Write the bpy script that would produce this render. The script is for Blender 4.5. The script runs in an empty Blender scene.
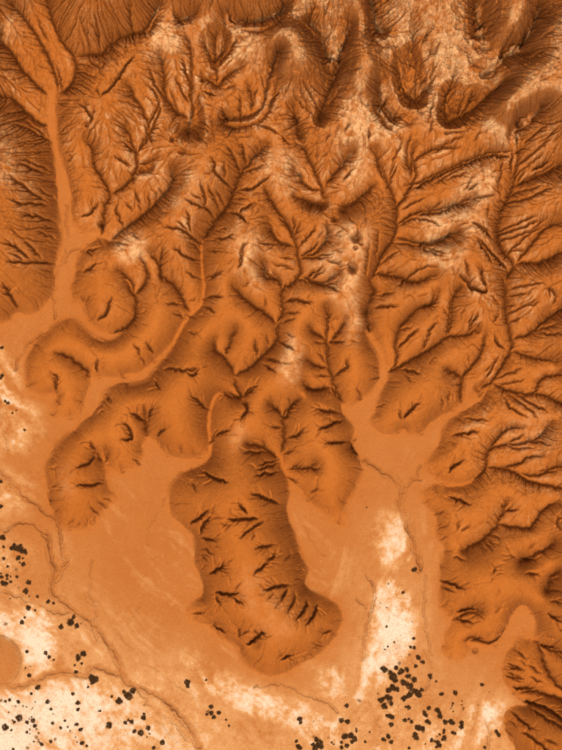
import bpy, math, random, time
import numpy as np

random.seed(4)
rng = np.random.default_rng(4)
C = bpy.context.scene.collection
SC = bpy.context.scene

# ------------------------------------------------------------------ camera, sky, sun
PX = 0.30                     # metres on the ground for one photograph pixel
CAMZ = 1000.0                  # flying height
cam_d = bpy.data.cameras.new('camera')
cam = bpy.data.objects.new('camera', cam_d); C.objects.link(cam)
cam.location = (0, 0, CAMZ); cam.rotation_euler = (0, 0, 0)
cam_d.sensor_fit = 'VERTICAL'
cam_d.angle = 2 * math.atan(375 * PX / CAMZ)
cam_d.clip_end = 9000
SC.camera = cam

SUN_EL, SUN_AZ = math.radians(77), math.radians(190)     # azimuth clockwise from north (+Y)
w = bpy.data.worlds.new('World'); SC.world = w; w.use_nodes = True
nt = w.node_tree; nt.nodes.clear()
sky = nt.nodes.new('ShaderNodeTexSky'); sky.sky_type = 'NISHITA'; sky.sun_disc = False
sky.sun_elevation = SUN_EL; sky.sun_rotation = SUN_AZ
sky.air_density = 1.0; sky.dust_density = 9.0; sky.ozone_density = 1.0
bg = nt.nodes.new('ShaderNodeBackground'); bg.inputs['Strength'].default_value = 0.05
wo = nt.nodes.new('ShaderNodeOutputWorld')
nt.links.new(sky.outputs[0], bg.inputs[0]); nt.links.new(bg.outputs[0], wo.inputs[0])

sun_d = bpy.data.lights.new('sun', 'SUN'); sun_d.energy = 4.8; sun_d.angle = math.radians(44)
sun_d.color = (1.0, 0.90, 0.76)
sun = bpy.data.objects.new('sun', sun_d); C.objects.link(sun)
sun.rotation_euler = (math.pi / 2 - SUN_EL, 0, math.pi - SUN_AZ)

SC.view_settings.view_transform = 'Standard'; SC.view_settings.look = 'None'
SC.view_settings.gamma = 1.0; SC.view_settings.exposure = 0.92
SC.render.engine = 'CYCLES'
SC.cycles.use_denoising = False
SC.cycles.max_bounces = 6; SC.cycles.diffuse_bounces = 1

# ------------------------------------------------------------------ helpers
def T(tile, s):
    """'x,y x,y ...' read off an enlarged square of ground -> ground coordinates."""
    ox, oy, sc = tile
    out = []
    for p in s.split():
        x, y = p.split(',')
        out.append((ox + float(x) / sc, oy + float(y) / sc))
    return out
k4, k3 = 562 / 141, 562 / 190
A_, B_, C_, D_ = (0, 0, k4), (140, 0, k4), (280, 0, k4), (420, 0, k4)
E_, F_, G_, H_ = (0, 140, k4), (140, 140, k4), (280, 140, k4), (420, 140, k4)
I_, J_, K_, L_ = (0, 280, k4), (140, 280, k4), (280, 280, k4), (420, 280, k4)
M_, N_, O_, P_ = (0, 420, k4), (140, 420, k4), (280, 420, k4), (420, 420, k4)
S_, U_, X_ = (140, 560, k4), (280, 560, k4), (420, 560, k4)
m_ = (0, 372, k3)
a_, e_, h_, c_, g_ = (0, 0, k3), (186, 186, k3), (186, 372, k3), (372, 186, k3), (0, 186, k3)
r_ = (372, 0, k3)
q_ = (0, 0, 1.0)

# ground that is flat: the sand pan and the washes that feed it
FLOOR = T(q_, """-60,345 0,325 12,316 18,311 25,314 33,314 42,308 48,298 53,283 55,270 59,255 61,240 60,225 58,205 56,175 52,150 50,135 48,118 47,100 48,92
52,91 56,95 56,120 58,140 62,160 68,185 72,200 74,215 77,228 83,232 99,233 101,237 90,242 82,248 78,258 76,270 75,280 71,285 71,300 75,305 82,306 84,318 93,328
108,333 119,331 120,334 104,341 88,334 78,320 70,315 60,321 48,333 38,340 31,350 26,363 25,375 26,388 33,395 45,397 54,393 56,398 51,409 53,417 65,417 78,415
85,407 85,393 90,380 90,376 100,378 120,378 141,374 155,362 170,347 172,349 157,366 141,381 118,384 105,390 100,403 90,418 80,427 65,437 55,447 48,460 44,470 46,488 50,505 58,520
68,529 83,532 95,525 101,515 113,503 116,496 110,488 108,473 104,461 110,468 120,473 133,472 141,467 145,455 143,445 148,440 155,440 163,455 178,459
190,458 204,457 204,463 200,465 185,471 175,483 168,493 169,508 175,518 188,527 195,537 196,550 194,562 204,583 200,593 191,603 188,613 195,620
208,626 223,638 239,648 243,660 253,669 265,675 281,676 291,671 300,663 313,658 325,650 335,638 341,623 339,610 330,600 314,593 306,583 307,573 302,560 298,548 292,530
288,512 289,490 287,478 291,482 305,498 320,510 333,519 346,525 346,508 355,488 364,468 360,458 354,445 356,434 350,422 342,412 344,404 349,406 365,398 376,382 378,365 373,350 367,334 370,333 380,352
387,373 380,393 373,413 370,423 376,431 388,435 400,431 404,427 409,433 417,437 424,433 435,421 453,409 470,399 480,397 478,401 463,411 450,420 440,440 430,453 424,465 428,475 440,480 450,484
435,484 425,486 421,495 425,505 435,514 438,520 437,533 440,543 441,553 440,573 439,593 440,608 452,617 448,625 442,635 441,650 453,659 465,657 470,648
480,651 493,648 500,638 508,623 512,614 519,607 527,608 531,613 533,618 534,634 528,638 518,634 509,648 503,665
505,683 517,696 530,702 516,706 505,716 504,728 508,740 518,756 530,820 -60,820""")

# wider water courses: (points from the mouth upstream, half width)
WASH = [
 (T(J_, '-60,385 0,376 60,330 120,270 150,215 190,150 235,105 250,60 255,0') + T(F_, '250,560 245,430 250,405'), 2.4, 1.1),
 (T(q_, '185,470 205,461 210,450 209,430 210,412 215,398 221,393') , 2.0, 1.5),
 (T(q_, '352,446 358,430 368,415 378,390 384,372 378,352 370,336 368,328'), 2.5, 1.2),
 (T(O_, '150,390 90,300 45,240 10,190') + T(h_, '283,240'), 2.2, 1.0),
 (T(E_, '340,410 400,385 440,400'), 2.2, 1.2),
 (T(P_, '110,262 180,255 215,240'), 2.0, 1.2),
 (T(q_, '480,398 484,392 492,381'), 2.0, 1.2),
 (T(q_, '51,93 50,88'), 2.0, 1.5),
]

# ravines that cut down to base level; from the mouth upstream, with the rise per unit length
V = [
 (F_, '250,405 300,320 340,275 370,210 395,145 430,95 480,45 500,20', .10),
 (A_, '190,375 130,320 80,265 60,225 30,190 10,165 5,95', .28),
 (A_, '232,365 215,280 190,215 150,145 110,90 60,20', .28),
 (A_, '200,500 150,485 100,440 60,400 30,385 -30,380', .25),
 (A_, '235,368 280,340 300,290 300,235 245,160 220,100 180,-30', .22),
 (q_, '75,56 88,54 100,54 110,45 125,35 139,32 145,28 153,17 160,2', .05),
 (E_, '440,400 500,350 562,305 602,270 650,220 682,175 690,110', .14),
 (q_, '101,236 103,222 105,206 110,193 95,166 93,152 86,140', .2),
 (q_, '110,193 125,186 137,168 137,156 133,144 128,128', .22),
 (a_, '405,455 440,390 430,340 400,290 380,250', .25),
 (a_, '420,440 470,340 465,290 440,250', .25),
 (q_, '137,165 150,161 157,158', .3),
 (I_, '360,385 330,350 300,325 265,300 225,288', .22),
 (I_, '430,214 480,200 520,170 540,130 540,75 520,35 505,0', .1),
 (g_, '400,325 385,280 350,245', .25), (g_, '400,325 435,270 420,205', .25),
 (g_, '560,372 520,300 480,265 470,230 440,195', .2),
 (J_, '380,380 440,345 490,300 545,240 548,180 562,160', .08),
 (e_, '265,410 285,370 285,310 335,265 330,200 320,160 290,100 255,50 230,0', .10),
 (q_, '221,393 225,392 232,395 240,396 237,386 234,376', .06),
 (e_, '270,405 225,370 170,330 140,295', .2),
 (e_, '290,305 270,275 235,265 230,225', .25),
 (e_, '320,180 270,160 245,110', .25),
 (e_, '335,205 380,200 415,155 415,100', .25),
 (e_, '340,265 385,285 420,280 450,255', .25),
 (J_, '378,372 340,310 300,275 303,230', .25), (J_, '340,305 360,240 385,185', .25),
 (K_, '255,490 220,430 205,380 190,320 190,260 185,220 195,150 185,100', .12),
 (K_, '205,425 130,440 100,405', .25), (K_, '192,350 150,340 110,315', .25), (K_, '183,240 140,210 120,185', .25),
 (K_, '200,250 215,225 250,180 265,150', .25),
 (h_, '283,240 290,190 290,130 310,100 335,75', .14),
 (h_, '275,255 230,225 185,210', .22), (h_, '300,288 360,282 380,265', .22), (h_, '290,130 250,90', .25),
 (P_, '215,240 245,215 262,185 270,130 290,110 340,100 400,95 460,75 500,40 515,10', .10),
 (P_, '270,130 310,70 350,35 410,25', .2), (P_, '262,187 330,190 400,170 430,150 490,140', .2),
 (P_, '320,190 390,215 440,245 500,255 562,275 620,300', .14), (P_, '400,215 470,220 520,195 562,185 640,180', .16),
 (P_, '170,520 230,490 265,465 300,430 320,390 335,350 345,315', .13), (P_, '300,415 380,425 440,425 470,385 500,350 540,325', .13),
 (P_, '400,562 470,530 510,510 530,475', .18),
 (X_, '455,320 480,350 500,420 540,490 600,540', .12), (X_, '505,120 520,80 550,35', .2),
 (X_, '480,340 530,360 600,375', .18), (X_, '400,530 460,525 520,540 620,570', .15),
 (X_, '130,240 180,215 240,200', .2), (X_, '180,320 210,310 280,330 330,290 345,250', .12),
 (L_, '245,430 290,400 330,340 360,285 370,240 350,180 340,110 340,0', .08),
 (H_, '335,560 350,540 375,500 330,440 310,390 310,340 330,270 355,220 370,180 385,100 390,20', .10),
 (H_, '375,500 400,490 480,487 562,450 640,420', .12), (H_, '385,492 440,420 490,360 562,330', .25),
 (H_, '370,185 420,165 490,135 562,105 640,80', .12),
 (L_, '290,405 345,440 450,450 480,400 520,380 600,380', .14), (L_, '440,448 500,460 562,490 630,510', .16),
 (L_, '370,237 440,210 490,170 562,115 640,70', .14), (L_, '362,285 385,290 460,310 540,325', .25),
 (L_, '165,490 165,400 210,340 240,300 255,240 260,210', .15), (L_, '168,395 165,385 110,355', .25),
 (K_, '420,370 480,340 562,295 620,260 670,228 740,220 790,195', .11), (L_, '110,225 125,130 130,70 160,20', .16),
 (K_, '440,360 465,320 460,250 480,190 520,140 562,110 610,90 630,45', .14),
 (K_, '352,225 355,180 345,125 370,50 365,0', .07),
 (G_, '362,560 400,470 450,390 465,340 465,270 490,235 540,150 530,80 535,20', .09),
 (G_, '465,265 430,170 400,110 370,40', .2),
 (q_, '396,225 416,213 443,209 460,203 473,196', .2), (q_, '396,237 426,243 456,232', .22),
 (q_, '376,273 399,277 413,282 433,275', .2), (H_, '-60,180 0,165 90,125 170,90 260,55 370,45', .12),
 (q_, '412,178 412,162 436,149 460,149', .2),
 (G_, '175,240 170,200 130,100 90,30 60,10', .2), (G_, '170,200 110,185 60,110', .25), (G_, '180,180 240,110 290,50', .25),
 (G_, '250,280 260,265 310,235 385,175', .25), (G_, '180,252 120,247 60,225', .3),
 (M_, '410,168 398,148 380,128', .35), (M_, '415,172 428,142 422,120', .35), (m_, '435,188 431,150 428,120', .3), (M_, '200,345 188,285 165,235 160,195', .3),
 (B_, '195,530 200,480 210,430 200,380 205,300 205,200 180,130', .2),
 (B_, '195,470 140,440 100,370 95,280 80,210', .25), (B_, '30,560 40,490 75,430 75,390 30,340', .25),
 (B_, '290,235 320,205 335,150 340,60', .35), (B_, '290,235 265,190 250,150', .4),
 (B_, '310,335 300,270 300,245', .3), (B_, '310,335 370,280 400,265', .3), (B_, '310,335 245,300', .35),
 (B_, '345,470 400,470 450,455 490,420 500,370 520,300 555,210', .18), (B_, '445,445 445,380 425,330', .3),
 (B_, '380,72 450,82 540,62 580,20', .1), (B_, '160,72 185,72 220,50', .3),
 (C_, '160,465 185,390 225,300 245,250 240,220 270,150 285,90', .12), (C_, '240,235 195,230 165,150 110,85', .2),
 (C_, '80,540 65,480 55,420', .3), (C_, '455,472 420,430 395,380 395,330', .3), (C_, '415,130 385,110 370,30 360,-20', .12),
 (C_, '540,388 545,300 530,200 525,120', .4), (C_, '540,388 495,355 465,270', .4), (D_, '-20,392 30,350 65,300', .2),
 (D_, '120,475 180,450 250,400 300,360 345,325', .15), (D_, '120,470 100,420 130,320 145,280', .3),
 (D_, '245,300 280,285 310,265', .3), (D_, '265,100 240,85 222,30 225,-20', .1), (D_, '215,140 250,135', .1), (D_, '240,190 280,195', .1),
 (D_, '330,212 370,172 410,170 430,150 470,60 480,20', .14), (D_, '330,214 400,212 425,220', .2),
 (D_, '400,560 395,510 388,480 440,455', .2), (D_, '445,478 480,430', .3),
]

# rills and gullies on the slopes: (square, points from the mouth upstream, breadth)
R = [
 ((372, 560, k3), '415,452 455,488 480,500', 1.1), ((372, 560, k3), '440,510 500,545 540,590', 1.2), ((372, 560, k3), '470,440 520,470 580,500', 1.0), ((372, 560, k3), '400,480 430,500', .8), ((372, 560, k3), '395,505 420,530', .7), ((372, 560, k3), '430,430 500,435 562,470 600,500', 1.9), ((372, 560, k3), '400,320 450,330', .9), ((372, 560, k3), '395,345 455,360', .9), ((372, 560, k3), '420,385 490,390', 1.5), ((372, 560, k3), '500,520 540,540', .8),
 (M_, '480,80 520,75 520,45 490,8', 1.4), (M_, '380,128 370,105 352,86', 1.4), (M_, '378,135 350,175 300,187', 1.2), (M_, '412,248 370,260 305,258', 1.3), (M_, '395,380 360,350', .8), (M_, '425,350 390,328', .8), (M_, '445,325 412,313', .7),
 (M_, '196,270 222,262', 1.4), (M_, '188,190 215,200', 1.2), (M_, '190,160 205,175', .8), (M_, '562,182 530,155', .7), (M_, '430,142 415,130', 1.2), (M_, '205,130 225,145', .6), (M_, '230,100 245,115', .6), (M_, '260,425 290,400', .7), (M_, '300,435 315,405', .7), (M_, '345,430 350,400', .7), (M_, '375,420 375,385', .7),
 (m_, '431,150 385,118', 1.5), (m_, '428,125 422,95', 1.2), (m_, '431,148 452,100', 1.4), (m_, '458,195 488,165', 1.3), (m_, '375,200 390,190 370,150', 1.4), (m_, '540,248 532,222', 1.0), (m_, '500,245 490,215', .6), (m_, '475,230 470,205', .6), (m_, '310,60 325,90', 1.0), (m_, '465,50 455,20', 1.4), (m_, '320,35 395,30', .7),
 (m_, '160,40 165,15 150,0', 1.3), (m_, '275,110 300,95', .5), (m_, '285,125 305,112', .5),
 (A_, '345,497 365,470 340,430 300,400', 1.0), (A_, '365,470 325,395', .8), (A_, '365,470 375,420', .8), (A_, '400,385 380,340', 1.0),
 (A_, '400,385 440,345 475,290 490,255 530,200', 1.2), (A_, '405,262 405,220', 1.0), (A_, '240,350 225,300 205,230', .7),
 (A_, '385,200 385,130 375,60', .7), (A_, '350,205 335,120 310,60', .6), (A_, '430,180 440,90', .6), (A_, '520,130 515,60 520,0', 1.0),
 (A_, '180,150 150,90 130,30', .6), (A_, '200,560 130,520 60,490', .7), (A_, '180,540 90,470', .6),
 (E_, '310,298 350,285 378,255 385,235', 1.1), (E_, '362,270 360,220', .7), (E_, '400,360 400,325 415,318', 1.2),
 (E_, '195,255 100,255 60,248', 1.0), (E_, '190,245 120,205 55,150', .9), (E_, '190,132 90,100', .9), (E_, '220,322 95,300', .9),
 (E_, '215,488 120,490 40,492', 1.2), (E_, '130,482 85,440 40,415', 1.1), (E_, '170,475 105,400', .8), (E_, '120,487 50,455', .8),
 (E_, '225,395 160,365', .5), (E_, '225,350 170,345', .5), (E_, '210,120 90,80', .5), (E_, '215,230 150,190', .4),
 (E_, '490,345 470,300 455,270 460,240', .9), (E_, '525,280 490,235', .9), (E_, '555,255 525,180', 1.0),
 (E_, '395,420 340,440 365,455', .8), (E_, '320,522 355,510 380,485', 1.1), (E_, '440,400 480,410 510,420', .7), (E_, '510,355 550,390', 1.0),
 (E_, '520,95 440,50', .8), (E_, '545,50 490,0', 1.2),
 (I_, '70,122 55,80 25,20', 1.3), (I_, '330,98 320,60', .9), (I_, '333,95 352,65', .8), (I_, '380,160 425,125 445,65', 1.3),
 (I_, '380,372 387,310', 1.3), (I_, '215,455 220,400 200,385', 1.2), (I_, '220,402 242,395', .9), (I_, '215,470 235,495', .8),
 (I_, '440,205 455,225', .6), (I_, '465,200 480,222', .7), (I_, '525,165 540,188', .8), (I_, '545,100 562,90', .8), (I_, '408,248 380,238', .8),
 (I_, '530,250 562,310', .7), (I_, '440,490 415,450', .9), (I_, '562,560 520,530', 1.0),
 (F_, '245,410 205,380 150,350 95,338', 1.1), (F_, '205,378 190,300 180,270', .8), (F_, '195,365 140,320', .8), (F_, '240,470 190,465 130,425', 1.0),
 (F_, '300,310 265,270 220,255 175,225', 1.1), (F_, '265,270 250,200 235,155', 1.1), (F_, '322,285 290,220 270,170', .9), (F_, '342,258 300,190', .9),
 (F_, '255,240 200,205', .8), (F_, '372,185 330,155 300,125 295,90 280,60', 1.1), (F_, '400,130 380,70 345,15', 1.1), (F_, '430,95 410,40 405,0', 1.2),
 (F_, '335,155 340,80', .8), (F_, '460,60 470,10', .8), (F_, '385,186 440,183 480,160 520,125', 1.1), (F_, '345,280 385,290 430,330', 1.1), (F_, '387,287 410,265 465,240', 1.0),
 (F_, '370,225 425,222', .6), (F_, '285,380 330,390 375,370', 1.0), (F_, '260,430 310,438', 1.0), (F_, '260,552 290,540 330,520', .9), (F_, '400,500 405,440 420,410', 1.0),
 (F_, '85,560 75,500 85,440 90,425', 1.1), (F_, '78,490 40,455', 1.0), (F_, '30,560 15,480', .8), (F_, '30,270 25,200', .8), (F_, '0,285 -20,235', .8), (F_, '60,245 55,195', .7), (F_, '90,215 70,180', .7),
 (F_, '245,550 180,520', .6), (F_, '530,350 562,375', .8), (F_, '480,410 540,410', .8), (F_, '490,480 510,530 562,560', 1.1), (F_, '380,500 370,480', .6),
 (F_, '400,110 450,100 500,85', .6), (F_, '300,350 350,345', .5), (F_, '240,440 200,400', .6), (F_, '120,560 125,520', .7), (F_, '300,125 250,130', .6),
 (e_, '160,300 190,285', .8), (e_, '228,365 238,330', .8), (e_, '150,245 165,215 165,180 185,165', 1.0), (e_, '270,165 215,170', .9), (e_, '315,135 320,75', .8), (e_, '380,203 440,195', .8),
 (e_, '400,285 440,300', 1.1), (e_, '350,270 410,235', 1.0), (e_, '285,340 330,335 380,345', 1.1), (e_, '265,450 300,470 320,485', .9), (e_, '225,500 280,520', .9),
 (e_, '210,505 205,450', 1.1), (e_, '252,472 240,440', 1.0), (e_, '50,270 100,255', 1.0), (e_, '45,330 110,325', 1.0), (e_, '45,350 85,372', .9), (e_, '0,340 30,330', .5),
 (e_, '25,390 0,380', .7), (e_, '5,430 30,432', 1.0), (e_, '5,545 40,540', 1.3), (e_, '180,520 170,505', .7), (e_, '330,240 250,225', .5), (e_, '280,370 340,375', .5), (e_, '290,300 250,240', .5),
 (J_, '60,295 20,250', 1.1), (J_, '25,345 0,305', 1.0), (J_, '165,95 105,90', .8), (J_, '180,150 130,130', .7), (J_, '190,205 225,212', .8), (J_, '170,235 190,250', .6),
 (J_, '230,140 250,130', .6), (J_, '85,352 150,355 185,360 240,352', .9), (J_, '185,365 200,378 215,378 240,352', 1.2), (J_, '80,435 55,400', 1.2), (J_, '275,520 240,490 205,460', 1.3),
 (J_, '410,465 430,445 465,420', 1.3), (J_, '410,465 425,500 420,540 400,562', 1.3), (J_, '425,515 450,530', .8), (J_, '380,470 330,455', 1.2), (J_, '562,540 520,490', 1.2), (J_, '465,250 470,300', 1.1),
 (J_, '505,225 515,262', 1.1), (J_, '485,330 540,370', 1.0), (J_, '490,310 562,330', .7), (J_, '415,320 435,345', .8), (J_, '20,545 15,500', 1.0), (J_, '25,560 50,505', 1.2), (J_, '0,130 20,118', 1.0),
 (K_, '10,80 60,78 130,92', 1.2), (K_, '105,85 115,50', .9), (K_, '180,10 240,45', 1.2), (K_, '115,0 180,12 225,10', 1.1), (K_, '210,390 260,350 270,310', 1.1),
 (K_, '190,250 260,240', 1.1), (K_, '188,330 155,290', .9), (K_, '183,246 140,245', 1.0), (K_, '240,527 190,525 145,515', 1.1), (K_, '0,535 20,550 45,510 80,470', 1.3), (K_, '42,510 40,470', .9),
 (K_, '205,160 240,150', .8), (K_, '225,205 200,175', .6), (K_, '200,380 140,378', .7), (K_, '235,215 245,175', .6), (K_, '370,105 480,100', 1.0), (K_, '480,355 560,370', 1.0), (K_, '465,270 530,220 560,190', 1.0),
 (K_, '475,200 530,185', .8), (K_, '310,245 285,235', 1.0), (K_, '0,250 60,280', .7), (K_, '10,205 60,225', .5), (K_, '0,170 60,150', .7), (K_, '490,560 470,515', 1.2), (K_, '495,560 530,510 562,490', 1.5), (K_, '525,525 530,480', .9),
 (K_, '310,470 325,475 310,430', .6), (K_, '0,330 50,330', .4), (K_, '0,110 20,140', .8), (K_, '365,400 430,380', .5), (K_, '380,510 420,495', .5),(K_, '500,365 520,400', .8),
 (h_, '290,165 250,162', 1.1), (h_, '295,195 330,185 345,165', 1.4), (h_, '285,245 320,232', 1.2), (h_, '240,235 225,205', 1.1), (h_, '240,238 170,237', .9), (h_, '275,268 205,290', 1.0),
 (h_, '278,295 205,305', 1.2), (h_, '360,282 395,290', 1.3), (h_, '275,260 215,275', .9), (h_, '470,140 390,172', 1.5), (h_, '460,120 385,110', 1.2), (h_, '485,207 410,210', 1.4), (h_, '485,205 500,235 525,260', 1.4),
 (h_, '310,288 345,280', 1.6), (h_, '280,390 235,370 195,355', 1.6), (h_, '215,428 165,433 125,432', 1.9), (h_, '185,420 155,380', 1.4), (h_, '235,435 190,460 160,485', 1.1), (h_, '205,460 195,490', .9),
 (h_, '10,455 40,430 70,405', 1.9), (h_, '40,480 55,445 75,425', 1.9), (h_, '40,490 90,495', 1.6), (h_, '265,507 205,518', 1.2), (h_, '240,562 270,530', 1.4), (h_, '295,555 315,535', 1.2),
 (h_, '125,322 80,312 45,292', 1.6), (h_, '30,350 15,320', 1.1), (h_, '80,190 130,170', 1.4), (h_, '70,215 90,170', .6), (h_, '410,140 430,135', .8), (h_, '350,30 370,50 430,45', 1.2), (h_, '450,75 430,30', .8),
 (h_, '365,360 390,345', 1.5), (h_, '40,540 70,545', .7), (h_, '40,520 80,535', .8), (h_, '35,535 65,560', .7), (h_, '165,75 175,65 210,40', 1.4), (h_, '165,80 180,110 160,140', 1.4), (h_, '180,110 200,125', 1.0),
 (h_, '430,10 400,8', .8), (h_, '300,310 330,330', .6), (h_, '100,440 140,450', .5),
 (S_, '270,58 315,30 335,5', 1.9), (S_, '315,30 350,45', 1.3), (S_, '315,35 330,60', 1.0), (S_, '295,128 350,135 395,122', 2.0), (S_, '365,138 415,172', 1.4), (S_, '300,130 320,180', 1.3), (S_, '205,218 255,212', 1.2),
 (S_, '290,262 345,300', 1.5), (S_, '285,255 300,250', 1.8), (S_, '255,240 275,245', .9), (S_, '335,290 320,300', .7), (S_, '400,312 393,265', 1.8), (S_, '400,298 435,275', 1.5), (S_, '420,335 460,318 482,288 500,300', 2.4), (S_, '468,312 460,272', 1.4),
 (S_, '455,52 490,20 520,-3', 1.4), (U_, '45,95 0,95 -65,112', 1.6), (U_, '35,100 0,160', 1.5), (U_, '65,120 35,205', 1.1), (U_, '112,148 95,195 65,235', 1.5), (U_, '152,170 140,210 105,255', 1.7),
 (U_, '217,285 168,297', 1.3), (U_, '185,352 140,345', 1.1), (U_, '180,340 150,325', .9), (U_, '170,358 130,352', .8), (U_, '140,390 110,375', .8), (U_, '110,405 85,385', .8), (U_, '0,402 30,385 55,375', 1.8), (U_, '30,385 58,405', 1.6), (U_, '-10,395 10,370', 1.2),
 (U_, '60,75 90,80', .8), (U_, '65,40 95,45', .7), (S_, '540,180 562,150', .9), (S_, '505,150 530,115', .8), (S_, '240,40 265,20', .7),
 (P_, '115,212 150,180 182,160', 1.6), (P_, '130,62 185,55 240,45', 1.2), (P_, '140,100 115,85', .9), (P_, '205,338 160,322 115,305', 1.4), (P_, '150,440 155,400', 1.2), (P_, '168,445 200,422', 1.3), (P_, '165,60 195,75', .8),
 (P_, '330,372 400,360', 1.0), (P_, '440,525 460,495', 1.2), (P_, '545,430 555,380', 1.4), (P_, '390,555 360,535', 1.3), (P_, '430,85 480,92 530,100', .8), (P_, '360,95 430,60', .9), (P_, '255,175 240,165', 1.0), (P_, '345,190 390,185 430,165', .7),
 (P_, '290,425 270,408', .9), (P_, '280,455 320,480', .7), (P_, '265,470 300,495', .7), (P_, '255,480 290,520', .6), (P_, '330,350 360,335', .7), (P_, '315,395 300,380', .7), (P_, '240,485 265,520', .6), (P_, '60,385 95,365', 1.0),
 (P_, '70,440 110,420', .5), (P_, '75,480 110,470', .5), (P_, '140,175 120,195', 1.0), (P_, '560,440 550,400', 1.4), (P_, '185,560 130,545', .5), (P_, '480,215 560,205', .6), (P_, '350,105 400,115 470,110', .5),
 (X_, '80,87 130,98 175,118', 1.4), (X_, '80,105 140,130', .8), (X_, '85,190 110,180', 1.2), (X_, '150,215 200,200 240,203', 2.0), (X_, '150,240 215,255', 1.3), (X_, '290,55 300,20', 1.6), (X_, '280,80 290,60', 1.2), (X_, '300,215 325,190', 1.2),
 (X_, '315,300 335,280', 1.4), (X_, '205,325 260,320', 1.3), (X_, '215,310 240,330', 1.0), (X_, '420,445 350,420', 1.3), (X_, '420,480 345,455', .9), (X_, '430,400 380,360', .7), (X_, '420,500 370,480', .7), (X_, '520,160 562,170', 1.4),
 (X_, '510,120 562,125', 1.0), (X_, '505,212 560,245', 1.6), (X_, '395,525 470,525', 1.6), (X_, '480,345 562,365', 1.7), (X_, '420,55 480,60', 1.1), (X_, '405,0 470,5', 2.0), (X_, '320,45 320,15', .6), (X_, '305,135 312,115', .8), (X_, '85,40 80,10', 1.0),
 (X_, '525,90 560,70', .8), (X_, '430,430 400,400', .5), (X_, '540,270 600,290', .6), (X_, '495,300 540,320', .5), (X_, '435,420 490,460', .6), (X_, '440,470 500,500', .6),
 (L_, '365,170 412,148', 1.2), (L_, '358,275 320,250 305,210', 1.2), (L_, '325,255 305,235', .9), (L_, '210,335 205,300', .9), (L_, '205,195 215,130', .9), (L_, '125,135 100,110', .9), (L_, '0,110 50,90 70,45', 1.3), (L_, '190,15 265,48 275,20', 1.8), (L_, '265,48 240,30', 1.0),
 (L_, '30,250 50,190 80,160', .7), (L_, '190,215 230,170', .8), (L_, '480,207 562,215', .8), (L_, '460,200 520,185 562,170', .6), (L_, '345,460 370,510 440,550', .8), (L_, '370,455 450,520 480,550', .7), (L_, '400,455 520,530', .8), (L_, '460,440 500,420', .6), (L_, '120,490 125,440', 1.0), (L_, '95,520 90,470', .7),
 (L_, '140,480 130,445', .7), (L_, '180,550 280,562', .6), (L_, '400,100 490,85', .8), (L_, '350,60 450,45', .6), (L_, '345,100 400,95', .5), (L_, '540,100 562,50', 1.1), (L_, '535,105 562,95', .8), (L_, '300,170 330,120', .7), (L_, '295,60 330,90', .9), (L_, '265,370 300,330', .7), (L_, '40,330 60,300', .4),
 (L_, '310,395 420,350', .5), (L_, '310,420 430,400', .5), (L_, '390,280 470,285', .4), (L_, '270,400 330,300', .8), (L_, '160,140 185,110', .6), (L_, '0,60 40,50', .5),
 (c_, '340,312 300,300 280,275 260,260', 1.8), (c_, '415,242 360,190 320,150', 1.6), (c_, '345,305 320,230', 1.2), (c_, '365,225 330,170', 1.0), (c_, '160,172 220,195', 1.0), (c_, '80,290 150,240 200,235', .7), (c_, '130,82 180,95 215,110', .8),
 (c_, '370,130 400,120 500,80', .8), (c_, '375,160 470,130 530,110', .8), (c_, '385,190 480,180', .6), (c_, '400,380 500,330', .6), (c_, '410,300 520,280', .5), (c_, '560,330 530,300 535,330', 1.2), (c_, '240,330 230,440', .8), (c_, '150,490 175,440', .9), (c_, '290,430 320,370', .9), (c_, '330,400 310,430', .7),
 (c_, '300,30 380,15', .9), (c_, '360,130 300,100', 1.4), (c_, '20,320 70,310', .5), (c_, '10,355 80,350', .8), (c_, '140,160 110,135', .5), (c_, '200,70 160,45', .7), (c_, '90,60 170,20', .7), (c_, '240,235 250,265', .7), (c_, '270,260 285,290', .9),
 (H_, '0,285 90,275 160,245 210,235', 1.1), (H_, '30,287 100,230', .7), (H_, '110,275 160,235', .7), (H_, '0,415 80,395 150,355', 1.3), (H_, '200,195 240,160', 1.6), (H_, '300,385 260,350 210,320', 1.4), (H_, '280,440 255,420 230,375', 1.2), (H_, '330,300 360,290', .5), (H_, '310,375 390,350 500,310', .9),
 (H_, '330,235 430,225 540,180', .9), (H_, '345,225 410,190 500,170', .6), (H_, '350,470 400,410 520,300', .7), (H_, '325,195 310,175', 1.2), (H_, '345,200 330,150', .8), (H_, '280,300 290,250', .8), (H_, '270,350 255,310', .7), (H_, '60,165 150,110 230,60', .5), (H_, '300,40 380,48', 1.6), (H_, '390,35 440,10', 1.2), (H_, '400,170 440,90', .6),
 (H_, '180,200 230,120', .6), (H_, '340,225 325,170', .8), (H_, '40,400 30,430 90,450', .9), (H_, '200,560 190,500 180,470', .9), (H_, '250,540 240,490', .9), (H_, '160,540 150,510', .8), (H_, '40,550 0,545', .8), (H_, '460,110 540,70', 1.6), (H_, '400,90 470,40', .8), (H_, '90,270 130,240', .5),
 (G_, '225,318 210,285', 2.0), (G_, '310,390 310,340', 1.6), (G_, '300,515 270,492', 2.2), (G_, '150,70 145,20', .8), (G_, '165,60 200,20', .8), (G_, '240,110 260,60', .8), (G_, '250,150 300,100', .8), (G_, '380,30 365,10', 1.2), (G_, '300,245 330,210', 1.2), (G_, '270,265 255,240', 1.2),
 (G_, '60,390 40,340 0,300', 1.1), (G_, '80,460 130,430 160,395', 1.1), (G_, '75,460 190,465', 1.0), (G_, '70,420 120,370 150,330', .8), (G_, '55,380 85,310', .7), (G_, '120,550 180,515', 1.1), (G_, '60,540 110,560', 1.0), (G_, '0,400 50,415', .8), (G_, '0,460 60,465', .6), (G_, '10,510 60,500', .5), (G_, '150,390 180,350', .6),
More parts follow.
